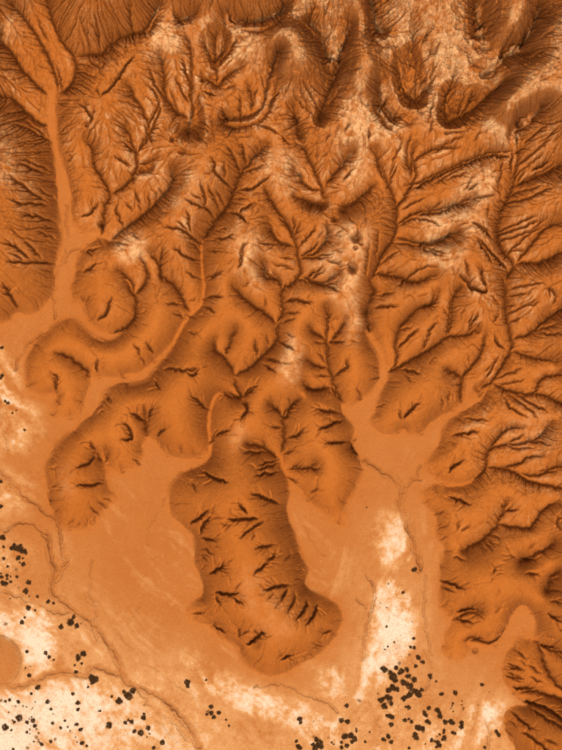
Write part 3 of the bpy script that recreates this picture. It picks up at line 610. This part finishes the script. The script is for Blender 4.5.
for (x, y, r, d) in PITS:
    x, y = plan([(x, y)], .5)[0]
    rr = np.hypot((XX-x), (YY-y))/r
    h -= np.where(rr < 3, d*np.exp(-rr**2*1.3), 0)
for k, (s, br) in enumerate(TRACK):
    p = dense(plan(T(q_, s), 0), .8, 1.2, 900+k); r = np.random.default_rng(k)
    amp = np.interp(np.arange(len(p)), np.arange(0, len(p)+9, 8), r.uniform(.25, 1, len(np.arange(0, len(p)+9, 8))))
    for i in range(len(p)-1):
        def f(win, d, t, a=amp[i]):
            h[win] = np.minimum(h[win], h[win])
            trk[win] = np.maximum(trk[win], a*br*1.15*np.exp(-(d/(.75+.35*br))**2))
        if k == 0 and i == 0: trk = np.zeros((NY, NX))
        stamp(p[i], p[i+1], 5, f)
bed = np.zeros((NY, NX))
for k in (0, 1, 3, 5):
    p = dense(plan(T(q_, TRACK[k][0]), 0), .8, 1.4, 900+k); r = np.random.default_rng(40+k)
    t = np.gradient(p, axis=0); t /= np.maximum(np.hypot(t[:, 0], t[:, 1]), 1e-6)[:, None]
    m = np.arange(0, len(p)+13, 12)
    for side in (-1, 1):
        off_ = np.interp(np.arange(len(p)), m, r.uniform(1.6, 4.6, len(m))); am = np.clip(np.interp(np.arange(len(p)), m, r.uniform(-.5, 1, len(m))), 0, 1)
        e = p+np.stack([-t[:, 1], t[:, 0]], 1)*(side*off_)[:, None]
        for i in range(len(e)-1):
            def f(win, d, tt, a=am[i]): trk[win] = np.maximum(trk[win], a*.55*np.exp(-(d/.6)**2))
            stamp(e[i], e[i+1], 4, f)
    for i in range(len(p)-1):
        def f(win, d, tt): bed[win] = np.maximum(bed[win], np.exp(-(d/3.4)**4))
        stamp(p[i], p[i+1], 9, f)
h -= (trk*2.9+bed*.55)*floor
h += bed*floor*noise(2.2, 2, .7, 32)*.5
# pebbly, scoured patches on the flats and crusty relief on the table-tops
peb = np.zeros((NY, NX))
for (x, y, rx, ry) in [(36, 480, 26, 16), (410, 540, 9, 20), (470, 715, 26, 20), (405, 700, 45, 30), (60, 555, 7, 30), (395, 640, 18, 40), (30, 720, 60, 40), (70, 620, 30, 12), (20, 570, 22, 30), (100, 725, 25, 20), (370, 730, 40, 25), (180, 710, 20, 30)]:
    peb = np.maximum(peb, np.exp(-((XX-x)/rx)**2-((YY-y)/ry)**2))
h += peb*floor*noise(2.4, 2, .7, 31)*.55
crustn = noise(9, 4, .62, 33)
# ------------------------------------------------------------------ soil colours (where each kind of soil lies)
SAND = [('378,524 392,512 404,526 404,565 392,575 374,560', 1.0), ('96,650 125,690 170,735 190,760 100,760', .5), ('-60,606 20,606 48,612 62,640 62,665 40,676 26,680 22,650 10,636 -60,640', 1.0), ('-60,694 25,688 60,676 95,680 108,700 114,720 110,800 -60,800', 1.0), ('381,550 388,555 392,580 404,592 416,622 414,650 404,660 385,672 368,700 352,716 360,680 372,640 370,612 380,588', 1.0),
 ('386,519 393,516 396,530 390,537 384,532', .9), ('374,540 379,545 378,565 372,560', .8), ('398,535 404,540 403,560 398,558', .8), ('318,675 328,668 337,663 338,672 344,684 349,705 342,712 332,702 320,692', .85), ('170,648 200,654 250,684 310,706 356,730 350,756 300,746 250,720 200,692', .5),
 ('462,716 478,702 496,698 506,712 500,735 485,752 470,740', .85), ('-60,335 8,346 20,360 22,400 40,412 34,440 12,452 -60,440', .55), ('-60,452 12,470 36,496 20,512 -60,520', .42), ('360,700 420,690 470,720 470,760 350,760', .45), ('132,592 142,596 146,606 136,606', .7), ('-60,534 20,545 30,575 -60,585', .5),
 ('170,652 182,658 188,668 176,666', .6), ('20,585 55,590 60,600 30,598', .2), ('60,515 64,530 68,560 64,570 60,545', .45), ('140,604 160,612 170,620 150,618', .4)]
pale = np.zeros((NY, NX))
for s, a in SAND: pale = np.maximum(pale, a*blur(inside(dense(T(q_, s), 1.5, 2)).astype(float), 15, 2))
def vnoise(u, v, seed):
    r = np.random.default_rng(seed); g = r.uniform(-1, 1, (256, 256))
    iu = np.floor(u).astype(int); iv = np.floor(v).astype(int); fu = u-iu; fv = v-iv
    fu = fu*fu*(3-2*fu); fv = fv*fv*(3-2*fv); a = lambda x, y: g[y % 256, x % 256]
    return (a(iu, iv)*(1-fu)+a(iu+1, iv)*fu)*(1-fv)+(a(iu, iv+1)*(1-fu)+a(iu+1, iv+1)*fu)*fv
wx, wy = noise(50, 3, .5, 51)*16, noise(50, 3, .5, 52)*16
ang = np.where(XX < 330, .72, 1.9)
su = (XX+wx)*np.cos(ang)+(YY+wy)*np.sin(ang); sv = -(XX+wx)*np.sin(ang)+(YY+wy)*np.cos(ang)
streak = sum(a*vnoise(su/(d*6)+7*k, sv/d+3*k, 60+k) for k, (a, d) in enumerate(((.5, 9), (.32, 4.2), (.22, 2.0))))
wash = noise(44, 6, .68, 41); fleck = noise(5, 4, .75, 42)
near = np.clip(pale*2.4, 0, 1)
keepoff = (1-np.clip(mound*2.5, 0, 1)*.85)*np.where((XX > 500) & (YY < 645), .2, 1)*np.where(ter & (XX > 20), .45, 1)
plain = blur(inside(dense(T(q_, '-60,560 60,590 130,650 200,670 260,700 330,700 372,600 380,520 400,520 415,600 440,690 500,690 560,720 560,820 -60,820'), 4, 9)).astype(float), 34, 3)
pt = pale+(wash*.8+streak*.5+fleck*.5)*near
pale = np.maximum(np.clip((pt-.04)/1.05, 0, 1), np.clip(plain*(.40+wash*.5+streak*.25+fleck*.25), 0, 1))*floor
low = np.clip((YY-440)/250, 0, 1)
pale = np.maximum(pale, np.clip(streak*.8+noise(80, 5, .6, 44)*.9+fleck*.32-.25+.22*low, 0, 1)*.45*floor*np.clip((YY-360)/200, 0, 1))
pale = np.clip(pale*(1-bed*.55)*blur(keepoff, 3, 2)*(1-.45*np.clip(noise(16, 5, .7, 46)*1.6, 0, 1)), 0, 1)
CRUST = [('350,-30 600,-30 600,60 540,50 500,64 470,66 440,40 420,24 392,60 372,60', .55), ('268,-30 350,-30 350,40 318,66 290,64 262,40', .55), ('140,-30 262,-30 262,30 200,40 150,40', .4), ('500,60 600,40 600,110 520,106', .6), ('-60,-40 20,-40 10,20 0,30 -60,40', .6), ('0,120 12,130 10,180 0,190', .5), ('144,40 150,22 168,10 180,24 175,36 160,52 148,52', .9), ('110,235 130,225 142,246 135,262 118,250', .8), ('190,20 230,5 262,20 262,50 240,60 225,30 200,40', .5), ('270,60 330,60 320,90 290,85 260,110', .55),
 ('340,60 385,60 388,110 372,130 345,112', .9), ('385,0 440,0 430,20 400,38 385,30', .8), ('440,20 475,10 470,60 500,60 505,70 470,70 445,60', .9), ('498,95 562,90 562,115 530,110 510,140 490,125', .9), ('425,70 445,50 440,110 425,115', .6), ('330,120 365,125 365,175 350,180 345,150', .6), ('380,85 400,100 400,140 388,135', .8),
 ('425,215 460,190 485,150 500,175 480,215 460,262 430,262', .6), ('325,225 365,215 360,280 340,300 325,285', .5), ('290,330 302,345 290,385 280,375', .6), ('225,215 265,240 262,290 240,275', .4), ('150,160 200,170 175,210 155,200', .35), ('480,40 505,50 500,64 480,60', .7), ('345,300 362,285 362,330 350,345', .4), ('250,150 290,140 300,190 270,180', .4), ('250,560 240,600 280,640 300,620', .12), ('500,430 540,420 562,440 540,470', .3), ('60,460 66,462 66,495 60,490', .3),('185,640 200,660 190,655',.2),('240,425 250,430 235,450 232,440',.35)]
crust = np.zeros((NY, NX))
for s, a in CRUST: crust = np.maximum(crust, a*blur(inside(dense(plan(T(q_, s), .9), 2, 2)).astype(float), 9, 2))
crest_like = np.clip((h-blur(h, 16, 2))/5.0, 0, 1)
crust = np.clip(crust*(.75+.6*crustn)+crust*crest_like*.5+np.clip((h-blur(h, 7, 2)-.5)/3.0, 0, 1)*1.05*np.clip(up*1.3, 0, 1)*np.clip(.5+noise(40, 3, .6, 48), 0, 1)+noise(14, 5, .7, 43)*.25*np.clip(crust*3, 0, 1), 0, 1)*~floor
crust = np.maximum(crust, bowl_rim*.7*np.clip(.6+noise(20, 4, .6, 50)*1.2, 0, 1))
rim = np.clip(blur(plat.astype(float), 7, 2)*4*(1-blur(plat.astype(float), 7, 2)), 0, 1)
crust = np.maximum(crust, rim*.45*np.clip(.55+noise(18, 4, .6, 47)*1.3, 0, 1)*(blur(plat.astype(float), 3, 2)))
crust = np.clip(crust*(.85+noise(6, 3, .75, 45)*1.5)*np.clip(1.9-slope0, .1, 1), 0, 1)
flo = np.maximum(np.clip(blur(floor.astype(float), 9, 2)+noise(8, 3, .6, 49)*.35*bf, 0, 1), blur(plat.astype(float), 8, 2)*.4)

rough = 1-np.abs(noise(5, 3, .6, 35))*2.4
h += np.where(floor, 0, crustn*(.25+1.4*up)+rough*(.06+1.5*up*np.clip(.3+crust*1.4+ne*.5, 0, 1))+ne*np.where(plat, .3, 1)*(1-np.abs(noise(9, 4, .66, 36))*2.6)*3.6*(1-fixed))+noise(2.6, 3, .75, 34)*np.where(floor, .10, .28+.5*up)

h = h*STEEP
# ------------------------------------------------------------------ materials
def nodes(name):
    m = bpy.data.materials.new(name); m.use_nodes = True
    n = m.node_tree; n.nodes.clear()
    o = n.nodes.new('ShaderNodeOutputMaterial'); b = n.nodes.new('ShaderNodeBsdfPrincipled')
    n.links.new(b.outputs[0], o.inputs[0]); b.inputs['Roughness'].default_value = .95
    b.inputs['Specular IOR Level'].default_value = .08
    return m, n, b
def mixc(n, fac, a, b):
    x = n.nodes.new('ShaderNodeMix'); x.data_type = 'RGBA'
    for v, i in ((fac, 0), (a, 6), (b, 7)):
        if hasattr(v, 'links'): n.links.new(v, x.inputs[i])
        else: x.inputs[i].default_value = v if i == 0 else (*v, 1)
    return x.outputs[2]
def noi(n, co, scale, det=4, rough=.6):
    t = n.nodes.new('ShaderNodeTexNoise'); t.inputs['Scale'].default_value = scale
    t.inputs['Detail'].default_value = det; t.inputs['Roughness'].default_value = rough
    n.links.new(co, t.inputs['Vector']); return t.outputs[0]
def ramp(n, v, a, b, lo=0., hi=1.):
    r = n.nodes.new('ShaderNodeMapRange'); r.inputs[1].default_value = a; r.inputs[2].default_value = b
    r.inputs[3].default_value = lo; r.inputs[4].default_value = hi; n.links.new(v, r.inputs[0]); return r.outputs[0]
def soil():
    m, n, b = nodes('soil')
    co = n.nodes.new('ShaderNodeNewGeometry').outputs['Position']
    def at(nm):
        a = n.nodes.new('ShaderNodeAttribute'); a.attribute_name = nm; return a.outputs['Fac']
    big = noi(n, co, .045, 5, .6); mid = noi(n, co, .35, 5, .65); fine = noi(n, co, 2.6, 4, .75)
    hill = mixc(n, ramp(n, big, .35, .68), HILL_A, HILL_B)
    hill = mixc(n, ramp(n, mid, .40, .75, 0, .45), hill, HILL_C)
    hill = mixc(n, at('crust'), hill, CRUST_C)
    pan = mixc(n, ramp(n, big, .35, .65), PAN_A, PAN_B)
    pan = mixc(n, ramp(n, mid, .42, .75, 0, .35), pan, PAN_C)
    pl = at('pale')
    pan = mixc(n, ramp(n, pl, 0, .5), pan, DUST_C)
    pan = mixc(n, ramp(n, pl, .45, 1), pan, SAND_C)
    col = mixc(n, at('flat'), hill, pan)
    col = mixc(n, ramp(n, fine, .45, .80, 0, .50), col, GRIT)
    n.links.new(col, b.inputs['Base Color'])
    bp = n.nodes.new('ShaderNodeBump'); bp.inputs['Strength'].default_value = .8; bp.inputs['Distance'].default_value = .3
    n.links.new(noi(n, co, 2.2, 5, .75), bp.inputs['Height']); n.links.new(bp.outputs[0], b.inputs['Normal'])
    return m
HILL_A, HILL_B, HILL_C = (.204, .0575, .0078), (.228, .068, .0105), (.164, .043, .0052)
CRUST_C = (.350, .190, .085)
PAN_A, PAN_B, PAN_C = (.198, .063, .0130), (.216, .075, .018), (.178, .053, .009)
SAND_C = (.365, .280, .208)
DUST_C = (.290, .142, .054)
GRIT = (.085, .025, .004)
SOIL = soil()

# ------------------------------------------------------------------ the land as one surface, shared out between flats and hills
# beyond the frame the same country goes on, more coarsely meshed, out to the horizon
def index_line(n, out=170.0, stepc=3.0):
    k = max(1, int(round(stepc/DX))); m = int(out/DX)//k*k
    return np.r_[np.arange(-m, 0, k), np.arange(n), np.arange(n-1+k, n+m, k)]
def mirror(i, n):
    i = np.abs(i); i = i % (2*(n-1)); return np.where(i >= n, 2*(n-1)-i, i)
ix, iy = index_line(NX), index_line(NY)
NE = 12
far = np.cumsum(DX*6*1.6**np.arange(1, NE+1))
def line(i, lo):
    g = lo+i*DX
    return np.r_[g[0]-far[::-1], g, g[-1]+far]
ex, ey = line(ix, X0), line(iy, Y0)
def pad(a):
    return np.pad(a[mirror(iy, NY)][:, mirror(ix, NX)], NE, mode='edge')
Hh = pad(h)
fade = np.pad(np.ones((len(iy), len(ix))), NE, mode='linear_ramp', end_values=0)
Hh = Hh*fade+(1-fade)*22
EX, EY = np.meshgrid(ex, ey)
co = np.stack([(EX-281)*PX, (375-EY)*PX, Hh*PX], -1).reshape(-1, 3).astype(np.float32)
NXE, NYE = len(ex), len(ey)
vi = np.arange(NXE*NYE).reshape(NYE, NXE)
quads = np.stack([vi[1:, :-1], vi[1:, 1:], vi[:-1, 1:], vi[:-1, :-1]], -1)
fl_face = pad(floor.astype(float))
fl_face = (fl_face[1:, :-1]+fl_face[1:, 1:]+fl_face[:-1, 1:]+fl_face[:-1, :-1]) >= 2
attrs = {'pale': pad(pale).ravel(), 'crust': pad(crust).ravel(), 'flat': pad(flo).ravel()}
def sheet(name, mask):
    q = quads[mask]
    used = np.unique(q); remap = np.zeros(NXE*NYE, np.int32); remap[used] = np.arange(len(used))
    q = remap[q].ravel().astype(np.int32)
    me = bpy.data.meshes.new(name)
    me.vertices.add(len(used)); me.vertices.foreach_set('co', co[used].ravel())
    nf = len(q)//4
    me.loops.add(len(q)); me.loops.foreach_set('vertex_index', q)
    me.polygons.add(nf); me.polygons.foreach_set('loop_start', np.arange(0, nf*4, 4, dtype=np.int32))
    me.polygons.foreach_set('loop_total', np.full(nf, 4, np.int32))
    for k, v in attrs.items():
        me.attributes.new(k, 'FLOAT', 'POINT').data.foreach_set('value', v[used].astype(np.float32))
    me.update(calc_edges=True); me.materials.append(SOIL)
    o = bpy.data.objects.new(name, me); C.objects.link(o); o['kind'] = 'structure'
    return o
sheet('sand_flat', fl_face)
sheet('hills', ~fl_face)
print('land', round(time.time()-t_start, 1), NX, NY)

def ground(px, py):
    """World position of the ground seen at a photograph position."""
    x, y = px, py
    for _ in range(3):
        z = h[min(max(int((y-Y0)/DX), 0), NY-1), min(max(int((x-X0)/DX), 0), NX-1)]
        x = 281+(px-281)*(1-z/H_CAM); y = 375+(py-375)*(1-z/H_CAM)
    return (x-281)*PX, (375-y)*PX, z*PX

# ------------------------------------------------------------------ desert shrubs
def leafmat(name, c0, c1):
    m, n, b = nodes(name)
    oi = n.nodes.new('ShaderNodeObjectInfo'); co = n.nodes.new('ShaderNodeNewGeometry').outputs['Position']
    c = mixc(n, noi(n, co, 3.0, 2, .6), c0, c1)
    c = mixc(n, ramp(n, oi.outputs['Random'], 0, 1, 0, .5), c, c1)
    n.links.new(c, b.inputs['Base Color']); return m
LEAF = leafmat('shrub_leaf', (.012, .005, .0014), (.032, .013, .0035))
DRY = leafmat('dry_twigs', (.12, .055, .018), (.20, .09, .03))
WOOD = leafmat('shrub_wood', (.045, .020, .007), (.07, .032, .011))

def mesh_from(name, vs, fs, mat):
    me = bpy.data.meshes.new(name); me.from_pydata(vs, [], fs); me.update(); me.materials.append(mat); return me
def foliage(seed, n, leaf, flat=.75):
    """Leaf sprays through several uneven lobes of a unit shrub."""
    r = random.Random(seed); vs, fs = [], []
    lobes = [(0, 0, .42*flat, .72)]*3
    for k in range(r.randint(4, 7)):
        a = r.uniform(0, 6.283); d = r.uniform(.4, .62)
        lobes.append((d*math.cos(a), d*math.sin(a), r.uniform(.2, .5)*flat, r.uniform(.24, .46)))
    for k in range(n):
        L = r.choice(lobes)
        u, v = r.uniform(-.55, 1), r.uniform(0, 6.283); q = math.sqrt(max(0, 1-u*u)); rad = L[3]*r.uniform(.45, 1.08)
        p = (L[0]+rad*q*math.cos(v), L[1]+rad*q*math.sin(v), max(.05, L[2]+rad*u*flat))
        a = r.uniform(0, 6.283); t = r.uniform(-.7, .7); s = leaf*r.uniform(.6, 1.3)
        dx = (math.cos(a)*s, math.sin(a)*s, t*s); dy = (-math.sin(a)*s*.55, math.cos(a)*s*.55, r.uniform(-.5, .5)*s)
        i = len(vs)
        for (f, g) in ((-1, 0), (0, -.9), (1.2, 0), (0, .9)):
            vs.append(tuple(p[m]+dx[m]*f+dy[m]*g for m in range(3)))
        fs.append((i, i+1, i+2, i+3))
    return vs, fs
def twigs(seed, n):
    r = random.Random(seed); vs, fs = [], []
    for k in range(n):
        a = r.uniform(0, 6.283); d = r.uniform(.45, .95); z = r.uniform(.25, .75)
        pts = [(0, 0, -.15), (d*.4*math.cos(a), d*.4*math.sin(a), z*.55), (d*math.cos(a+.25), d*math.sin(a+.25), z)]
        i = len(vs)
        for p, w in zip(pts, (.055, .035, .01)):
            for m in range(3):
                b = m*2.094; vs.append((p[0]+w*math.cos(b), p[1]+w*math.sin(b), p[2]+w*.3*math.sin(b)))
        for q in (0, 3):
            for m in range(3): fs.append((i+q+m, i+q+(m+1) % 3, i+q+3+(m+1) % 3, i+q+3+m))
    return vs, fs
PROTO = [(mesh_from('foliage', *foliage(k, 240, .15), LEAF), mesh_from('stem', *twigs(k+50, 9), WOOD)) for k in range(7)]
SMALL = [mesh_from('shrublet', *foliage(80+k, 55, .26), LEAF) for k in range(4)]
SPARSE = [(mesh_from('foliage', *foliage(120+k, 60, .14), DRY), mesh_from('stem', *twigs(k+150, 16), WOOD)) for k in range(3)]

# places as read off enlarged squares: x, y, radius
SPOT = []
def spots(ox, oy, sc, txt):
    for p in txt.split():
        x, y, r = (float(v) for v in p.split(',')); SPOT.append((ox+x/sc, oy+y/sc, r/sc))
spots(0, 530, 5.62, """14,42,18 85,98,21 112,100,22 120,118,18 142,124,18 64,104,12 103,157,15 133,195,15 93,225,13 8,265,12 40,255,10 28,302,20 14,296,14 62,290,10 95,265,10 162,292,16 146,342,17 166,372,9 106,325,7 211,375,10
 272,402,13 302,412,9 160,440,17 198,452,8 57,386,6 32,528,13 125,518,14 140,492,7 20,160,11 415,488,14 395,518,22 345,545,16 430,540,16 458,525,9 45,205,9 20,95,9 128,160,8 40,275,8 60,262,7 6,245,7 112,182,7""")
spots(0, 650, 5.62, """255,17,13 276,40,12 303,55,8 152,8,10 170,92,7 142,102,6 165,145,13 214,210,19 440,42,19 468,20,19 460,75,9 428,125,12 420,85,8 513,158,20 540,165,20 520,180,14 177,246,9 5,285,12 30,288,9 55,280,10 103,292,12 88,315,8 270,292,14 440,298,15 438,335,11
 288,333,9 185,328,7 28,435,19 110,382,19 65,450,8 80,405,10 152,405,12 185,398,13 165,388,7 195,427,12 150,462,10 168,447,9 205,490,12 214,510,11 235,530,12 218,467,7 297,410,10 365,398,8 342,438,10 382,433,6 432,418,12 455,447,14 462,522,14 434,517,8 488,540,9 287,513,11 312,502,11
 155,550,12 75,555,10 410,245,10 200,292,5 555,343,6 495,208,8 70,395,6 178,378,6 205,445,6 190,515,7 222,520,6 170,470,6 395,455,5 425,490,5 150,320,7 130,315,6 300,360,5 50,350,5""")
spots(90, 650, 5.62, "220,262,22 206,252,16 240,228,18 190,235,12 166,288,21 105,422,20 98,438,12 58,342,7 123,262,9 300,380,16 305,360,9 198,408,13 235,405,14 215,395,9 287,465,20 325,438,15 250,458,12 407,522,15 358,550,12 545,182,17 550,205,12 305,310,8 335,470,6 320,490,5")
spots(280, 650, 5.62, "110,388,14 116,406,12 375,312,13 345,395,15 380,403,17 363,485,20 395,480,18 415,500,18 405,515,12 428,455,9 375,540,15 345,520,10 478,515,9 445,288,13 345,548,12 205,505,15 225,520,16 200,550,20 235,545,16 185,530,12 215,535,16 190,488,9 92,512,11 105,545,15 115,550,10 95,540,9 272,492,7 290,520,7 503,462,6 300,530,6 190,400,4 428,440,6")
spots(186, 560, 2.958, "75,434,7 66,448,7 75,452,8 97,451,7 62,456,5 82,464,7 118,473,4 127,490,4 60,355,4")
spots(370, 630, 5.62, """74,216,15 90,224,14 78,232,11 148,212,14 165,187,12 245,48,10 100,93,6 137,70,6 228,97,10 246,99,11 221,140,10 272,155,15 295,180,15 258,203,12 118,245,19 135,262,18 120,270,15 140,285,17 175,232,17 165,245,11 207,222,16 215,260,17 250,280,18 228,270,12 185,295,17 175,285,10 205,300,17 218,318,17 232,308,13 240,335,18 255,345,15 228,345,14
 125,318,17 138,332,15 105,340,18 150,330,13 222,365,18 235,355,11 270,352,16 280,370,15 262,365,11 190,383,18 208,378,11 290,335,14 95,376,17 110,385,17 62,395,17 75,385,12 75,430,16 88,436,12 82,420,12 105,405,12 118,412,14 45,360,8 335,258,13 344,268,13 372,290,8 402,360,13 478,350,13 482,362,8
 108,485,16 124,490,16 95,480,10 120,532,14 215,437,14 200,432,8 195,508,13 232,515,11 218,500,8 305,465,14 315,478,13 330,440,14 320,515,14 335,522,11 375,450,17 388,462,14 392,482,16 400,492,9 425,520,14 415,512,9 455,515,15 468,525,12 512,520,15 510,548,15 516,532,12 270,548,18 295,552,15 465,412,8 460,425,6 525,440,6 515,420,5 455,440,5 155,340,9""")
spots(370, 660, 6.244, "290,420,14 305,430,15 325,432,18 330,448,13 280,465,16 290,485,16 300,495,10 270,478,9 82,495,14 92,500,10 115,478,16 130,512,15 425,515,17 435,535,15 415,540,11 465,485,16 470,500,12 450,498,10 385,500,15 405,508,9 435,465,9 515,455,13 530,460,11 462,440,11 460,455,9 245,550,11 345,525,6 420,478,8")
spots(430, 660, 6.244, "412,445,13 428,468,14 420,458,11 340,545,11 325,155,13 205,310,5 198,258,5 145,320,6 300,280,4 370,200,4")
spots(280, 560, 3.986, "535,38,11 490,130,7 432,95,4 400,172,3 425,190,3 425,265,6 455,328,5 430,345,4 420,358,4 416,355,3")
spots(0, 280, 3.986, "10,270,7 2,272,5 10,382,8 4,392,6 22,484,7 34,490,7 50,530,5 65,520,4")
spots(0, 420, 3.986, "98,40,6 3,245,8 5,345,8 2,350,5")
spots(280, 420, 3.986, "345,348,4")

AREA = [   # x0, y0, x1, y1, where
 (0, 330, 40, 425, 'on pale sand under the curled hill'),
 (0, 425, 40, 526, 'beside the scoured left bank'),
 (10, 541, 27, 556, 'in the big thicket on the left terrace'),
 (0, 526, 32, 592, 'scattered over the rounded left terrace'),
 (32, 526, 58, 625, 'on orange ground beside the left terrace'),
 (0, 592, 45, 632, 'on white sand above the round mound'),
 (54, 612, 88, 640, 'hugging the diagonal cut bank'),
 (54, 640, 88, 668, 'just below the diagonal cut bank'),
 (86, 672, 104, 690, 'in the clump where dry tracks meet'),
 (30, 650, 60, 680, 'on sand right of the round mound'),
 (118, 682, 142, 708, 'at the bend of the long track'),
 (100, 705, 170, 752, 'on the orange tongue beside white sand'),
 (0, 695, 30, 706, 'on the stained line at lower left'),
 (0, 706, 26, 752, 'on white sand in the bottom left corner'),
 (26, 706, 60, 729, 'on white sand below the round mound'),
 (26, 729, 60, 752, 'on white sand along the bottom edge'),
 (28, 680, 100, 752, 'on white sand left of the tongue'),
 (180, 675, 192, 690, 'alone below the lower middle ridge'),
 (200, 700, 232, 730, 'in the bottom middle clump'),
 (290, 735, 330, 752, 'in the patch cut by the bottom edge'),
 (295, 710, 345, 735, 'on pale sand near the bottom edge'),
 (335, 695, 366, 752, 'in the string left of the thicket'),
 (380, 560, 420, 652, 'on the white wash above the thicket'),
 (412, 652, 440, 685, 'on the thicket rim by the dark hill'),
 (370, 664, 398, 702, 'in the upper left half of the main thicket'),
 (398, 664, 426, 702, 'in the upper right half of the main thicket'),
 (370, 702, 396, 752, 'in the lower arm of the main thicket'),
 (396, 700, 416, 752, 'in the open middle of the thicket'),
 (416, 700, 446, 722, 'above the bare patch in the thicket'),
 (416, 722, 446, 752, 'below the bare patch in the thicket'),
 (446, 700, 470, 752, 'at the right end of the thicket'),
 (440, 660, 520, 752, 'on crusted ground near the corner hills'),
 (180, 620, 260, 750, 'strewn round the bottom middle clump'),
 (340, 480, 380, 520, 'alone on the open pan')]
groups = {}
for (x, y, r) in SPOT:
    for (x0, y0, x1, y1, t) in AREA:
        if x0 <= x < x1 and y0 <= y < y1: break
    else: t = 'standing apart on orange ground'
    groups.setdefault(t, []).append((x, y, r))
rr = random.Random(9)
def empty(name, loc, sc, rz):
    o = bpy.data.objects.new(name, None); C.objects.link(o); o.empty_display_size = .2
    o.location = loc; o.scale = sc; o.rotation_euler = (0, 0, rz); return o
for t, L in groups.items():
    role = {}
    def give(k, word):
        if k not in role: role[k] = word
    n = len(L)
    if n == 1: role[0] = 'only'
    else:
        give(max(range(n), key=lambda k: L[k][2]), 'largest')
        if n > 2: give(min(range(n), key=lambda k: L[k][1]), 'topmost')
        if n > 3: give(min(range(n), key=lambda k: L[k][0]), 'leftmost')
        if n > 4: give(max(range(n), key=lambda k: L[k][0]), 'rightmost')
        if n > 5: give(max(range(n), key=lambda k: L[k][1]), 'lowest')
        if n > 6: give(min((k for k in range(n) if k not in role), key=lambda k: L[k][2]), 'smallest')
        if n == 2: give([k for k in (0, 1) if k not in role][0], 'smaller')
    anchors = dict(role)
    for a, word in anchors.items():
        for dr, f in (('right of', lambda dx, dy: dx > abs(dy)), ('left of', lambda dx, dy: -dx > abs(dy)), ('above', lambda dx, dy: -dy >= abs(dx)), ('below', lambda dx, dy: dy >= abs(dx))):
            c = [k for k in range(n) if k != a and f(L[k][0]-L[a][0], L[k][1]-L[a][1])]
            if c:
                k = min(c, key=lambda k: math.hypot(L[k][0]-L[a][0], L[k][1]-L[a][1]))
                if k not in role: role[k] = (dr, word)
    for k, (x, y, r) in enumerate(L):
        gx_, gy_, gz_ = ground(x, y)
        R0 = max(r*PX*1.13, .16)
        size = 'tiny' if R0 < .5 else ('small' if R0 < .8 else 'bushy')
        sc = (R0*rr.uniform(.9, 1.12), R0*rr.uniform(.9, 1.12), R0*rr.uniform(.75, 1.05))
        loc = (gx_, gy_, gz_-.02); rz = rr.uniform(0, 6.283)
        if R0 < .42:
            o = bpy.data.objects.new('shrub', rr.choice(SMALL)); C.objects.link(o)
            o.location = loc; o.scale = sc; o.rotation_euler = (0, 0, rz)
        else:
            o = empty('shrub', loc, sc, rz)
            fo, st = rr.choice(PROTO) if rr.random() > .16 or R0 > .85 else rr.choice(SPARSE)
            for nm, me in (('foliage', fo), ('stem', st)):
                c = bpy.data.objects.new(nm, me); C.objects.link(c); c.parent = o
        o['category'] = 'shrub'; o['group'] = 'dark shrubs '+t
        w_ = role.get(k)
        if w_ is None: o['label'] = f'inner dark shrub {t}'
        elif isinstance(w_, tuple): o['label'] = f'shrub nearest {w_[0]} the {w_[1]} {t}'
        else: o['label'] = f'{w_} dark shrub {t}'

# small stones and dry crumbs over the scoured patches
def pebbles():
    r = random.Random(31); vs, fs = [], []
    ph = peb.ravel()
    n = 0
    while n < 5200:
        x, y = r.uniform(-10, 575), r.uniform(430, 770)
        i, j = int((x-X0)/DX), int((y-Y0)/DX)
        if not floor[j, i] or r.random() > peb[j, i]**1.3+.012: continue
        n += 1
        s = (.05+.16*r.random()**4); z = h[j, i]*PX; cx, cy = (gx[i]-281)*PX, (375-gy[j])*PX
        k = len(vs); a0 = r.uniform(0, 6.28)
        for m in range(4):
            a = a0+m*1.571+r.uniform(-.3, .3); vs.append((cx+s*math.cos(a)*r.uniform(.7, 1.2), cy+s*math.sin(a)*r.uniform(.7, 1.2), z-.05))
        vs.append((cx+r.uniform(-.3, .3)*s, cy+r.uniform(-.3, .3)*s, z+s*r.uniform(.5, .9)))
        fs += [(k, k+1, k+4), (k+1, k+2, k+4), (k+2, k+3, k+4), (k+3, k, k+4)]
    o = bpy.data.objects.new('pebbles', mesh_from('pebbles', vs, fs, STONE)); C.objects.link(o)
    o['kind'] = 'stuff'
STONE = leafmat('stone', (.30, .14, .05), (.45, .24, .10))
def tufts():
    r = random.Random(5); vs, fs = [], []; n = 0
    while n < 900:
        x, y = r.uniform(-8, 570), r.uniform(470, 770)
        i, j = int((x-X0)/DX), int((y-Y0)/DX)
        if not floor[j, i] or r.random() > pale[j, i]*1.1*(peb[j, i]+.1): continue
        n += 1; s = r.uniform(.07, .20); cx, cy, z = (x-281)*PX, (375-y)*PX, h[j, i]*PX
        for q in range(6):
            a = r.uniform(0, 6.283); d = s*r.uniform(.4, 1.1); k = len(vs)
            px, py = cx+d*.5*math.cos(a), cy+d*.5*math.sin(a)
            vs += [(px-s*.35*math.sin(a), py+s*.35*math.cos(a), z+.01), (px+s*.35*math.sin(a), py-s*.35*math.cos(a), z+.01), (px+d*math.cos(a)*.7, py+d*math.sin(a)*.7, z+s*r.uniform(.5, 1.1))]
            fs.append((k, k+1, k+2))
    o = bpy.data.objects.new('dry_tufts', mesh_from('dry_tufts', vs, fs, LEAF)); C.objects.link(o); o['kind'] = 'stuff'
tufts()
pebbles()
print('done', round(time.time()-t_start, 1), len(SPOT))
